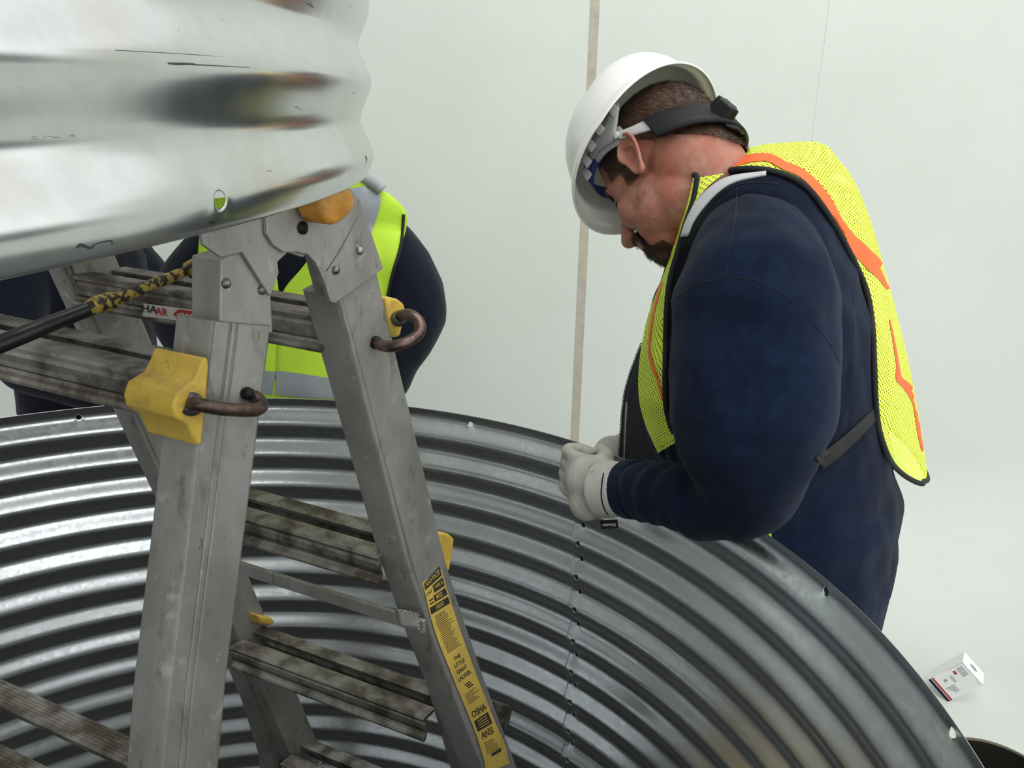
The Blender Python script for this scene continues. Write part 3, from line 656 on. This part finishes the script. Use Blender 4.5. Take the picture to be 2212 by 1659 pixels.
# jacket: torso, shoulders and both sleeves in one skin
def tring(y, xf, xb, b, yy=1.2, ex=.9):
    pf, pb = at(xf, y, yy), at(xb, y, yy); c = (pf+pb)/2; hdw = np.linalg.norm(pf-pb)/2; a = math.sqrt(max(hdw**2-(b*.34)**2, .001))/.94
    return (c, Fw*a, Lw*b, ex)
jm = MB()
jm.add(*rings([tring(1305, 1530, 1880, .185), tring(1240, 1500, 1906, .195), tring(1150, 1475, 1918, .205), tring(1050, 1440, 1922, .21), tring(950, 1405, 1906, .22),
    tring(850, 1385, 1893, .225), tring(750, 1385, 1880, .225), tring(650, 1405, 1868, .22), tring(560, 1435, 1852, .205), tring(480, 1470, 1825, .18), tring(410, 1510, 1790, .145), tring(360, 1565, 1745, .10)], 40))
ARML = [at(1625, 500, 1.07), at(1632, 620, .99), at(1626, 740, .965), at(1620, 850, .95), at(1608, 950, .94), at(1590, 1040, .945), at(1530, 1072, .965), at(1455, 1068, 1.0), at(1400, 1060, 1.040), at(1358, 1056, 1.070)]
ARLR = [.070, .104, .108, .106, .098, .080, .060, .051, .046, .041]
limb(jm, ARML, ARLR, 28)
ARMR = [SHR+np.array([0, -.06, .02]), SHR, (SHR+ELR)/2, ELR, (ELR+WRR)/2, WRR]; limb(jm, ARMR, [.07, .09, .08, .07, .055, .042], 24)
jV, jF, jN = remesh(jm, .0065, 7, .6)
E0, E1 = ARML[6], ARML[9]
jV = folds(jV, jN, .0060, .0028, [(E0, E1, .0020, .034, .085), (ARML[5], ARML[7], .0035, .055, .11), (ARML[1], ARML[4], .0025, .12, .16), (np.array(HIP), np.array(CH), .0025, .11, .4)])
jacket = obj('jacket', jV, jF, NAVY, w1)
jb = bvh_of(jV, jF)
cuff = MB().tube(smooth_path([at(1378, 1058, 1.055), at(1360, 1056, 1.068), at(1351, 1055, 1.075)], 4), [.0445, .045, .0452, .0455, .0455, .045, .044, .043, .0405], 32, cap=True).build('cuff', NAVY, jacket)
for nm, path in (('shoulder_seam', [(1432, 668), (1470, 636), (1530, 608), (1590, 601), (1650, 612), (1710, 650), (1760, 700), (1800, 755), (1816, 790)]), ('yoke_seam', [(1592, 405), (1588, 470), (1574, 540), (1569, 600)])):
    MB().tube(drape_path(jb, path, -.0003, 1.0, 6), .0009, 6).build(nm, NAVY2, jacket)
# open jacket front with zip and pale lining
class _NB:
    def ray_cast(s, *a): return (None, None, None, None)
NB = _NB()
G = drape_grid(NB, [(1388, 745), (1366, 800), (1352, 850), (1345, 910), (1340, 1015)], [(1440, 745), (1440, 800), (1440, 850), (1440, 910), (1440, 1015)], 20, 10, 0, 1.30, 1.16, 1)
cloth('jacket_front', G, NAVY2, jacket, .004, uvs=False)
zp = [at(x, y, 1.295) for x, y in smooth_path([(1386, 742), (1364, 800), (1350, 850), (1343, 910), (1338, 1012)], 10)]
zt = MB(); zr = resample(zp, 74)
for i, p in enumerate(zr): zt.prism([p+np.array([-.0026, -.001, -.0008]), p+np.array([.002, -.001, -.0008]), p+np.array([.002, .002, -.0008]), p+np.array([-.0026, .002, -.0008])], [p+np.array([-.0026, -.001, .0008]), p+np.array([.002, -.001, .0008]), p+np.array([.002, .002, .0008]), p+np.array([-.0026, .002, .0008])])
zt.build('zip_teeth', BLK, jacket, smooth=False)
G = [[at(a+(b-a)*k/3, y, 1.285) for k in range(4)] for y, a, b in ((868, 1352, 1354), (900, 1350, 1357), (940, 1349, 1360), (1012, 1346, 1361))]
cloth('lining', G, CREAM, jacket, .001, uvs=False)
# hood lining edge and yellow inside of the vest collar
G = drape_grid(jb, [(1470, 512), (1482, 476), (1502, 438), (1537, 402), (1578, 381), (1655, 371)], [(1486, 510), (1498, 480), (1520, 449), (1552, 415), (1590, 392), (1655, 377)], 26, 6, .0, 1.06, 1.05, 1, .006)
cloth('hood_edge', G, CREAM, jacket, .003, uvs=False, label='pale grey hood lining edge')
MB().tube(drape_path(jb, [(1504, 500), (1530, 455), (1570, 412), (1620, 396), (1680, 398)], -.0005, 1.05), .0016, 8).build('collar_binding', NAVY2, jacket)
# trousers and boots
tm = MB(); tm.add(*rings([tring(1440, 1560, 1852, .17), tring(1380, 1550, 1856, .175), tring(1290, 1545, 1862, .176)], 32))
for s in (1, -1):
    hp = HIP+Lw*.09*s; limb(tm, [hp+np.array([0, 0, -.02]), hp+np.array([-.02, 0, -.42]), hp+np.array([.02, 0, -.84])], [.105, .085, .075])
tV, tF, tN = remesh(tm, .012, 4); tV = folds(tV, tN, .005, .002); obj('trousers', tV, tF, NAVY, w1)
for s in (1, -1):
    b0 = MB(); hp = HIP+Lw*.09*s; b0.ell(hp+np.array([-.055, .02, -.878]), np.stack([Fw, Lw, ZZ], 1), (.14, .052, .05)); b0.tube([hp+np.array([.02, 0, -.87]), hp+np.array([.02, 0, -.74])], [.058, .06], 16); b0.v = [(x, y, max(z, .001)) for x, y, z in b0.v]
    V_, F_, N_ = remesh(b0, .008, 3); obj('boot', V_, F_, BOOT, w1)
# ---- mesh vest
Ep = [(1500, 377), (1560, 370), (1620, 364), (1680, 372), (1740, 402), (1790, 465), (1835, 545), (1871, 626), (1884, 700), (1888, 774), (1892, 873), (1902, 940), (1925, 998), (1958, 1030), (1990, 1046)]
Mp = [(1556, 352), (1590, 331), (1635, 315), (1690, 308), (1775, 309), (1812, 345), (1848, 395), (1882, 480), (1908, 570), (1930, 650), (1958, 760), (1978, 860), (1992, 940), (2000, 1000), (2004, 1030)]
nr = 90; yE = []
for p in resample(smooth_path(Ep, 6), nr):
    h, d = hit(jb, *p); yE.append(h[1]-.010 if h is not None else np.nan)
yE = np.array(yE); ok = ~np.isnan(yE); yE = np.interp(np.arange(nr), np.arange(nr)[ok], yE[ok])
yE[int(nr*.82):] = np.linspace(yE[int(nr*.82)], 1.13, nr-int(nr*.82))
kern = np.ones(7)/7; yE = np.minimum(np.convolve(np.pad(yE, 3, 'edge'), kern, 'valid'), yE+.004)
G = drape_grid(jb, Ep, Mp, nr, 18, 0, yE, 1.215, 1.5, .009)
for i in range(nr):       # soft ripples
    for k in range(1, 17): G[i, k, 1] -= .006*math.sin(k/17*math.pi)*(1+math.sin(i*.23+k*.5))*.5
Gm = G[:, ::-1].copy(); C0 = G[:, -1:, :]
Gm = Gm-2*((Gm-C0)@Lw)[:, :, None]*Lw
Gfull = np.concatenate([G, Gm[:, 1:]], 1)
vest = cloth('vest', Gfull, VEST, w1, 0); vb = bvh_of(Gfull.reshape(-1, 3), [(i*35+j, i*35+j+1, (i+1)*35+j+1, (i+1)*35+j) for i in range(nr-1) for j in range(34)])
A_ = [(1480, 440), (1462, 490), (1446, 555), (1426, 612), (1397, 690), (1381, 780), (1380, 860), (1395, 920), (1421, 979)]
B_ = [(1503, 379), (1494, 430), (1476, 485), (1459, 545), (1444, 600), (1437, 660), (1434, 760), (1436, 880), (1462, 955)]
Gf = drape_grid(jb, A_, B_, 60, 9, 0, 1.17, 1.08, 1, .009)
fp = cloth('front_panel', Gf, VEST, vest, 0); fb = bvh_of(Gf.reshape(-1, 3), [(i*9+j, i*9+j+1, (i+1)*9+j+1, (i+1)*9+j) for i in range(59) for j in range(8)])
CB = at(1640, 700, 1.2); Gr = Gf-2*((Gf-CB)@Lw)[:, :, None]*Lw; cloth('front_panel', Gr, VEST, vest, 0)
G = drape_grid(jb, [(1497, 385), (1488, 430), (1476, 478), (1468, 500)], [(1566, 374), (1530, 402), (1500, 440), (1484, 480)], 16, 8, .006, 1.08, 1.07, 1, .012)
cloth('collar_inside', G, VEST, vest, 0)
def band(name, b, path, w, lift=.004, yf=1.2, m=ORNG, parent=None, thick=.0):
    P2_ = smooth_path(path, 6); W = np.interp(np.linspace(0, len(w)-1, len(P2_)), range(len(w)), w); rows = []
    for i, p in enumerate(P2_):
        t = P2_[min(i+1, len(P2_)-1)]-P2_[max(i-1, 0)]; t /= np.linalg.norm(t); nn = np.array([-t[1], t[0]]); r = []
        for k in range(4):
            q = p+nn*W[i]*(k/3-.5); h, d = hit(b, *q); r.append(h-d*lift if h is not None else None)
        rows.append(r)
    last = None
    for r in rows:
        g = [x for x in r if x is not None]
        for k in range(4):
            if r[k] is None: r[k] = g[0] if g else last
        last = r[0] if r[0] is not None else last
    rows = [r for r in rows if all(x is not None for x in r)]
    return cloth(name, np.array(rows), m, parent, thick, uvs=False)
band('orange_stripe', vb, [(1564, 362), (1606, 345), (1656, 339), (1695, 357), (1730, 372), (1762, 400), (1789, 436), (1810, 478), (1834, 514), (1864, 546), (1891, 574), (1908, 600), (1919, 625)], [14, 17, 18, 18, 18, 19, 20, 22, 27, 33, 34, 20, 4], parent=vest)
band('orange_stripe', vb, [(1922, 690), (1932, 740), (1940, 790), (1943, 818), (1962, 838), (1978, 868), (1982, 903), (1986, 935), (1994, 975)], [3, 5, 7, 14, 18, 15, 9, 7, 6], parent=vest)
band('orange_stripe', fb, [(1464, 490), (1450, 530), (1445, 560)], [9, 12, 4], parent=fp)
band('orange_stripe', fb, [(1430, 610), (1412, 670), (1402, 740), (1406, 780), (1420, 820), (1431, 868)], [5, 5, 5, 6, 5, 4], parent=fp)
tp = [tuple(g) for g in Gfull[:, 0]]
trimp = [Gf[0, -1]]+[Gfull[i, 0] for i in range(0, nr, 2)]+[Gfull[-1, k] for k in range(2, 35, 4)]+[Gfull[i, -1] for i in range(nr-1, -1, -3)]
MB().tube(smooth_path(trimp, 2), .0042, 10).build('black_trim', TRIM, vest)
MB().tube(smooth_path([p+np.array([0, -.010, 0]) for p in Gf[::3, -1]], 3), .0036, 10).build('black_trim', TRIM, vest)
band('elastic_strap', jb, [(1770, 1001), (1795, 983), (1840, 945), (1893, 893)], [30, 30, 26, 22], .004, 1.1, TRIM, vest, .002)
MB().prism([at(1650, 1140, .985), at(1665, 1150, .985), at(1668, 1162, .985), at(1655, 1150, .985)], [at(1650, 1140, .99), at(1665, 1150, .99), at(1668, 1162, .99), at(1655, 1150, .99)]).build('vest_tab', VESTS, vest, smooth=False)

# ---- gloves
gm = MB(); ax = at(1290, 1055, 1.105)-at(1335, 1056, 1.075)
hand_shapes(gm, at(1322, 1056, 1.085), np.array([-.60, .66, -.05]), np.array([.62, .72, -.1]), np.array([.1, .15, 1.0]), 1.75, .97, (.35, .02, .95), r0=.0125)
gm.ell(at(1283, 1052, 1.115), np.stack([Fw, Lw, ZZ], 1), (.042, .030, .050)); gm.ell(at(1262, 1036, 1.125), np.eye(3), (.032, .030, .042)); gm.ell(at(1268, 1078, 1.12), np.eye(3), (.032, .030, .036))
gm.tube(smooth_path([at(1350, 1057, 1.065), at(1322, 1056, 1.085), at(1300, 1054, 1.10)], 4), [.036, .038, .041, .043, .044, .045, .046, .046, .045], 28)
gV, gF, gN = remesh(gm, .0034, 7, .6); gV = folds(gV, gN, .0016, .0009)
gl = obj('glove', gV, gF, GLOVE, w1, label='white leather glove on the near hand'); gb = bvh_of(gV, gF)
MB().tube(drape_path(gb, [(1246, 992), (1241, 1010), (1239, 1035), (1242, 1065), (1253, 1092), (1268, 1112)], .0004, 1.09), .0010, 6).build('stitching', CREAM, gl)
MB().tube(drape_path(gb, [(1304, 1022), (1300, 1045), (1299, 1072), (1305, 1098), (1314, 1112)], .0003, 1.06), .0011, 8).build('wrist_slit', BLK, gl)
band('glove_hem', gb, [(1316, 1012), (1311, 1050), (1314, 1085), (1324, 1112)], [9, 12, 12, 9], .0015, 1.06, CREAM, gl)
ty = 1.062; q = [at(1296, 1125, ty), at(1334, 1123, ty), at(1336, 1140, ty), at(1299, 1143, ty)]
tg = MB().prism(q, [p+np.array([0, .0015, 0]) for p in q]).build('cloth_tag', BLK, gl, smooth=False)
T, F_ = text_mesh('Thinsulate', 1.0, .01)
MB().add([at(1316.5-x*7.1, 1134+y*9.5-x*(-.35), ty-.0008) for x, y in T], F_).build('lettering', WHITEP, tg, smooth=False)
gm = MB(); hand_shapes(gm, WRR+np.array([-.01, -.01, .0]), np.array([-.75, -.55, -.05]), np.array([.3, -.5, -.5]), np.array([0, .2, 1.0]), 1.2, .95, (.6, .1, .8), r0=.0125); gm.ell(at(1322, 975, 1.335), np.eye(3), (.034, .03, .030)); gm.tube([WRR+np.array([.05, .04, 0]), WRR+np.array([-.02, -.02, 0])], [.04, .042], 20)
gV, gF, gN = remesh(gm, .004, 6, .6); obj('glove', gV, gF, GLOVE, w1)
# wrench tip / bolt head held at the seam
# ---- hard hat
hat = None
a_, b_, c_ = .124, .116, .127; hc = (.006, 0, .076)
def hpt(f, l, u): return HO+HB@np.array([f, l, u])*HK
def hatpt(f, l, u): return hpt(f, l, u+.30*max(0, -f-.01))
nu, nv = 72, 18; V = []
def rimr(ph): return 1.0
for j in range(nv+1):
    th = math.pi/2*(1-j/nv)                       # 0 at top .. rim
    for i in range(nu):
        ph = 2*math.pi*i/nu; cf, sf = math.cos(ph), math.sin(ph)
        th2 = (math.pi/2)*j/nv; rr = math.sin(th2)**.92; z = math.cos(th2)**.9
        ridge = .004*math.exp(-(sf*rr*b_/.018)**2)*(1-.2*z)
        V.append(hatpt(hc[0]+a_*rr*cf, hc[1]+b_*rr*sf, hc[2]+c_*z*(1+ridge*4)-.012*(1-rr)*0))
def brim(ph): c = max(0, math.cos(ph)); b = max(0, -math.cos(ph)); return .008+.013*c**1.6+.006*b**2
for k, (e, dz) in enumerate(((.35, -.002), (.75, -.007), (1.0, -.013), (1.04, -.018))):
    for i in range(nu):
        ph = 2*math.pi*i/nu; cf, sf = math.cos(ph), math.sin(ph); w = brim(ph)*e
        V.append(hatpt(hc[0]+(a_+w)*cf, hc[1]+(b_+w*.9)*sf, hc[2]+dz*(1+.9*max(0, cf))-.006*max(0, -cf)))
F = [(j*nu+i, (j+1)*nu+i, (j+1)*nu+(i+1) % nu, j*nu+(i+1) % nu) for j in range(nv+4) for i in range(nu)]
hat = obj('hard_hat', V, F, HATM, w1, label='white hard hat'); s = hat.modifiers.new('t', 'SOLIDIFY'); s.thickness = .0032; s.offset = 0; hat.modifiers.new('s', 'SUBSURF').levels = 1
def hstrip(name, pts, wid, m, thick=.002, parent=None): # ribbon in head coordinates: pts (f,l,u), wid (half width vector in u)
    P_ = smooth_path([np.array(p) for p in pts], 6); W = np.interp(np.linspace(0, len(wid)-1, len(P_)), range(len(wid)), wid)
    G = [[hpt(*(p+np.array([0, 0, w*s]))) for s in (-1, -.33, .33, 1)] for p, w in zip(P_, W)]
    return cloth(name, np.array(G), m, parent or hat, thick, uvs=False)
lo_ = lambda f, q=.004: math.sqrt(max(0, 1-((f+.006)/.112)**2))*(.086+q)
hstrip('sweatband', [(f, lo_(f), .058+(f)*.35) for f in (.035, .06, .08, .095, .104, .1059)]+[(f, -lo_(f), .058+f*.35) for f in (.104, .095, .06)], [.017, .016, .016, .015, .015, .015], HATB, .003)
hstrip('headband', [(f, lo_(f, .007), .050+f*.42) for f in (.045, .02, 0, -.02)], [.012, .013, .017, .012], HATG, .0025)
hstrip('bracket_arm', [(.05, lo_(.05, .008), .078), (.025, lo_(.025, .010), .072), (.0, lo_(-.0, .011), .062), (-.022, lo_(-.022, .012), .072), (-.040, lo_(-.04, .013), .086)], [.006, .014, .020, .014, .006], HATG, .003)
hstrip('strap', [(-.010, lo_(-.01, .011), .040), (-.035, lo_(-.035, .012), .020), (-.058, lo_(-.058, .013), .006)], [.008, .009, .012], HATG2, .0025)
MB().ell(hpt(-.010, lo_(-.01, .014), .041), HB, (.006, .003, .006), 14, 10).build('rivet', HATG2, hat)
rh = hstrip('ratchet_housing', [(f, lo_(f, .014), -.002+(f+.06)*.35) for f in (-.052, -.070, -.085, -.098, -.108, -.1145)]+[(-.1178, 0, -.022)]+[(f, -lo_(f, .014), -.002+(f+.06)*.35) for f in (-.1145, -.098, -.06)], [.021, .021, .021, .020, .018, .016], BLK, .006)
kc = 0; kn = []; 
for k in range(24):
    an = 2*math.pi*k/24; rr = .0195*(1+.14*math.cos(6*an)); kn.append((rr*math.cos(an), rr*math.sin(an)))
MB().prism([hpt(-.112, .014+a, -.018+b) for a, b in kn], [hpt(-.134, .014+a*.86, -.018+b*.86) for a, b in kn]).build('ratchet_knob', BLK, hat, bevel=.002, smooth=False)
hstrip('nape_pad', [(-.112, .02, -.040), (-.116, 0, -.044), (-.112, -.02, -.040)], [.006, .010, .006], BLK, .004)
for f, du in ((.058, .0), (.032, .006), (.004, .010), (-.03, .016), (.078, -.002)):
    c = hpt(f, lo_(f, .018), .082+du*.4); MB().prism([hpt(f-.007, lo_(f, .012), .07), hpt(f+.007, lo_(f, .012), .07), hpt(f+.007, lo_(f, .017), .07), hpt(f-.007, lo_(f, .017), .07)], [hpt(f-.006, lo_(f, .012), .09), hpt(f+.006, lo_(f, .012), .09), hpt(f+.006, lo_(f, .019), .09), hpt(f-.006, lo_(f, .019), .09)]).build('suspension_clip', HATG2, hat, bevel=.001)

# ================================================================ the two others behind the tank
def other(cx, cy, yaw, label, sh=1.56, waist=1.0, jm_=NAVY2, elbows=None, wrists=None, hatc=HATM, wid=.20):
    c, s = math.cos(yaw), math.sin(yaw); Rt_ = np.array([c, s, 0]); Fd = np.array([s, -c, 0])  # Fd faces the camera for yaw 0
    o3 = thing('person', (cx, cy, 0), label, 'person'); B0 = np.array([cx, cy, 0.])
    P = lambda r, f, u: B0+Rt_*r+Fd*f+ZZ*u
    Bh = np.stack([Fd*.9-ZZ*.436, -Rt_ if False else np.cross(ZZ*.9+Fd*.436, Fd*.9-ZZ*.436), ZZ*.9+Fd*.436], 1); O = P(0, .10, sh+.17)
    hm = MB(); head_shapes(hm, O, Bh, 1.0)
    for q in (1, -1): ear(hm, O, Bh, q)
    limb(hm, [O-Bh[:, 0]*.03, P(0, .03, sh+.04), P(0, 0, sh-.08)], [.06, .062, .08], 24)
    limb(hm, [P(0, 0, sh-.08), P(0, .0, sh-.3), P(0, 0, waist), P(0, 0, waist-.08)], [.12, .13, .13, .13], 24)
    for q in (1, -1):
        el = elbows[q] if elbows else P(q*.27, .06, sh-.28); wr = wrists[q] if wrists else P(q*.20, .22, sh-.38)
        limb(hm, [P(q*.12, 0, sh-.06), P(q*.18, 0, sh-.07), el, wr], [.06, .055, .042, .03]); limb(hm, [P(q*.09, 0, waist-.05), P(q*.1, .02, .5), P(q*.1, 0, .09)], [.085, .058, .042]); hm.ell(P(q*.1, .06, .045), np.stack([Rt_, Fd, ZZ], 1), (.042, .11, .04))
    V_, F_, N_ = remesh(hm, .006, 4); obj('body', V_, F_, SKIN, o3)
    j = MB(); S3 = [(P(0, 0, sh+.02), .085), (P(0, 0, sh-.02), .135), (P(0, 0, sh-.07), .178), (P(0, 0, sh-.15), .19), (P(0, 0, sh-.35), .19), (P(0, 0, sh-.55), .195), (P(0, 0, waist-.15), .20)]
    j.add(*rings([(p, Rt_*w, Fd*(.075+.075*min(1, (w-.08)/.1)), .85) for p, w in S3], 36))
    for q in (1, -1):
        el = elbows[q] if elbows else P(q*.27, .06, sh-.28); wr = wrists[q] if wrists else P(q*.20, .22, sh-.38)
        limb(j, [P(q*.10, 0, sh-.05), P(q*.175, 0, sh-.075), (P(q*.175, 0, sh-.075)+el)/2+Rt_*q*.02, el, (el+wr)/2, wr], [.06, .074, .071, .066, .055, .042])
    V_, F_, N_ = remesh(j, .008, 6); V_ = folds(V_, N_, .005, .002); jk = obj('jacket', V_, F_, jm_, o3)
    t = MB(); t.add(*rings([(P(0, 0, waist+.0), Rt_*.165, Fd*.12), (P(0, 0, waist-.16), Rt_*.165, Fd*.125)], 28))
    for q in (1, -1): limb(t, [P(q*.088, 0, waist-.1), P(q*.1, .02, .5), P(q*.1, 0, .09)], [.095, .078, .07])
    tV, tF, tN = remesh(t, .012, 4); obj('trousers', tV, tF, BLUEJ, o3)
    for q in (1, -1):
        b0 = MB(); b0.ell(P(q*.1, .06, .05), np.stack([Rt_, Fd, ZZ], 1), (.05, .135, .05)); b0.tube([P(q*.1, 0, .05), P(q*.1, 0, .2)], [.055, .06], 14); b0.v = [(x, y, max(z, .001)) for x, y, z in b0.v]
        v_, f_, n_ = remesh(b0, .009, 3); obj('boot', v_, f_, BOOT, o3)
        wr = wrists[q] if wrists else P(q*.20, .22, sh-.38); el = elbows[q] if elbows else P(q*.27, .06, sh-.28)
        g_ = MB(); d = wr-el; d /= np.linalg.norm(d); hand_shapes(g_, wr, d, -Rt_*q, Fd-d*(d@Fd), .9, 1., r0=.012); v_, f_, n_ = remesh(g_, .006, 4); obj('glove', v_, f_, GLOVE, o3)
    hp_ = lambda f, l, u: O+Bh@np.array([f, l, u]); V = []; nu, nv = 40, 10
    for jx in range(nv+3):
        for i in range(nu):
            ph = 2*math.pi*i/nu; cf, sf = math.cos(ph), math.sin(ph)
            if jx <= nv: th2 = math.pi/2*jx/nv; V.append(hp_(.004+.147*math.sin(th2)*cf, .124*math.sin(th2)*sf, .05+.128*math.cos(th2)))
            else: w = (.010+.045*max(0, cf)**1.6)*(jx-nv)/2; V.append(hp_(.004+(.147+w)*cf, (.124+w*.8)*sf, .05-.006*(jx-nv)))
    F = [(a*nu+i, (a+1)*nu+i, (a+1)*nu+(i+1) % nu, a*nu+(i+1) % nu) for a in range(nv+2) for i in range(nu)]
    ht = obj('hard_hat', V, F, hatc, o3); s = ht.modifiers.new('t', 'SOLIDIFY'); s.thickness = .003
    return o3, jk, bvh_of(V_, F_) if False else bvh_of(*(lambda v: ([tuple(jk.matrix_world.to_translation()*0+Vector(x.co)) for x in jk.data.vertices], [tuple(p.vertices) for p in jk.data.polygons]))(0)), P
E2R, W2R = np.array([-.215, 1.64, 1.37]), at(815, 870, 1.60); W2L = at(500, 890, 1.60)
w2, jk2, _, P2f = other(-.455, 1.68, 0, 'person in lime vest with silver tape, seen behind the ladder', sh=1.575, waist=1.05, elbows={1: E2R, -1: np.array([-.715, 1.625, 1.36])}, wrists={1: W2R, -1: W2L})
jv = [tuple(np.array(v.co)+np.array([-.455, 1.68, 0])) for v in jk2.data.vertices]; b2 = BVHTree.FromPolygons(jv, [tuple(p.vertices) for p in jk2.data.polygons])
G = drape_grid(b2, [(748, 372), (738, 440), (700, 510), (655, 575), (612, 628), (604, 680), (596, 760), (592, 872)], [(842, 420), (879, 463), (868, 530), (848, 600), (832, 690), (800, 760), (770, 820), (760, 880)], 44, 14, 0, 1.60, 1.64, 1, .008)
v2 = cloth('vest', G, VESTS, w2, .001)
v2b = bvh_of(G.reshape(-1, 3), [(i*14+j, i*14+j+1, (i+1)*14+j+1, (i+1)*14+j) for i in range(43) for j in range(13)])
G = drape_grid(b2, [(445, 430), (430, 520), (425, 600), (420, 700), (420, 780), (420, 875)], [(560, 420), (585, 520), (600, 612), (606, 690), (597, 760), (593, 872)], 40, 12, 0, 1.62, 1.60, 1, .008)
cloth('front_panel', G, VESTS, v2, .001); v2c = bvh_of(G.reshape(-1, 3), [(i*12+j, i*12+j+1, (i+1)*12+j+1, (i+1)*12+j) for i in range(39) for j in range(11)])
nb = 26; G = [[P2f(r*math.sin(a)*1.0, -r2*math.cos(a), z) for a in np.linspace(-1.25, 1.25, nb)] for z, r, r2 in ((1.60, .12, .13), (1.55, .17, .155), (1.45, .205, .168), (1.3, .21, .172), (1.15, .212, .172), (1.03, .214, .172))]
cloth('back_panel', np.array(G), VESTS, v2, .001)
band('reflective_tape', v2b, [(788, 402), (792, 440), (784, 480), (772, 540), (760, 600)], [62, 60, 50, 40, 40], .003, 1.6, SILV, v2)
band('reflective_tape', v2b, [(594, 826), (640, 832), (700, 838), (765, 842)], [52, 52, 46, 40], .003, 1.6, SILV, v2)
band('reflective_tape', v2c, [(425, 815), (500, 820), (560, 825), (592, 828)], [50, 50, 50, 50], .003, 1.6, SILV, v2)
MB().tube(drape_path(v2b, [(872, 463), (866, 530), (846, 600), (830, 685)], .002, 1.6), .0035, 8).build('black_trim', TRIM, v2)
MB().tube(drape_path(b2, [(740, 372), (775, 380), (805, 392), (826, 410)], .012, 1.62), .013, 12).build('collar', GREY, jk2)
other(-1.16, 2.02, 1.35, 'person in dark navy clothing at far left, mostly hidden behind ladder and ring', sh=1.50, waist=1.0, jm_=NAVY2)

# ================================================================ carton and bucket on the floor
bw = np.array([1.606, .076, -1.012]); th = np.linalg.norm(bw); RB = np.array(Matrix.Rotation(th, 3, Vector(bw/th))); o0 = np.array([1.493, 2.15, H-1.546]); l, w, h = .132, .087, .077
K = lambda x, y, z: o0+RB@np.array([x, y, z])
cb = thing('carton', tuple(o0*np.array([1, 1, 0])), 'small white product carton with barcode tipped on its edge beyond the tank', 'box')
MB().prism([K(0, 0, -h), K(w, 0, -h), K(w, -l, -h), K(0, -l, -h)], [K(0, 0, 0), K(w, 0, 0), K(w, -l, 0), K(0, -l, 0)]).build('carton_body', CARD, cb, smooth=False, bevel=.0015)
def decal(name, R, m, z=.0006): 
    mb = MB()
    for x0, x1, y0, y1 in R: mb.add([K(x0*w, -y0*l, z), K(x1*w, -y0*l, z), K(x1*w, -y1*l, z), K(x0*w, -y1*l, z)], [(0, 1, 2, 3)])
    return mb.build(name, m, cb, smooth=False)
decal('border_line', [(.0, 1, .01, .02), (.0, .015, 0, .45)], CGREY)
decal('red_band', [(0, 1, .86, .915)], REDP); decal('navy_band', [(.0, 1, .935, 1.0)], CNAVY)
decal('barcode', [(.10+i*.022, .10+i*.022+(.006 if i % 3 else .013), .08, .25) for i in range(17) if i not in (8,)], CGREY)
decal('red_emblem', [(.13, .27, .30, .37)], REDP)
decal('small_print', [(.22, .5, .45+.02*i, .458+.02*i) for i in range(4)]+[(.55+.06*i, .575+.06*i, .55, .80-.03*i) for i in range(5)]+[(.25, .34, .62, .70), (.62, .95, .10+.025*i, .106+.025*i) if False else (.75, .95, .06, .065)], CGREY)
MB().add([K(w*.5+.0, -.0, -h*.5)+RB@np.array([.014*math.cos(a), .0007, .010*math.sin(a)]) for a in np.linspace(0, 2*math.pi, 20)[:-1]], [tuple(range(19))]).build('end_hole', CGREY, cb, smooth=False)
bx, by, bz, rb_ = 1.215, 1.535, .26, .14
bc = at(2118, 1700, 1.6)
# bucket: open pail, its rim just entering the frame
def circ(r, z, n=48): return [(bx+r*math.cos(2*math.pi*k/n), by+r*math.sin(2*math.pi*k/n), z) for k in range(n)]
bk = thing('bucket', (bx, by, 0), 'dark open bucket on the floor at the lower right corner', 'bucket')
V = []; L_ = [(.12, .0), (.125, .004), (rb_-.004, bz-.01), (rb_, bz), (rb_+.004, bz+.002), (rb_, bz+.004), (rb_-.006, bz), (.120, .012), (.02, .010)]
for r, z in L_: V += circ(r, z)
F = [(i*48+k, i*48+(k+1) % 48, (i+1)*48+(k+1) % 48, (i+1)*48+k) for i in range(len(L_)-1) for k in range(48)]+[tuple(range(48))[::-1], tuple((len(L_)-1)*48+k for k in range(48))]
obj('pail', V, F, BUCK, bk)
MB().tube(circ(rb_, bz+.001)+[circ(rb_, bz+.001)[0]], .0045, 10, cap=False).build('rim', BUCK2, bk)

# scuffs on the bright ring
rb2 = bvh_of(RINGV, RINGF)
for pth, w_ in (([(368, 137), (385, 138), (410, 138), (425, 140)], [4, 6, 5, 3]), ([(425, 140), (470, 142), (540, 146)], [3, 2, 1]), ([(166, 536), (176, 530), (196, 536), (205, 528)], [3, 8, 5, 2]), ([(205, 528), (238, 520), (242, 528)], [2, 3, 4]), ([(250, 108), (420, 118), (600, 132), (760, 152)], [1.2, 1.4, 1.2, 1])):
    band('scuff_mark', rb2, pth, w_, .0010, .6, DARKST, ring)
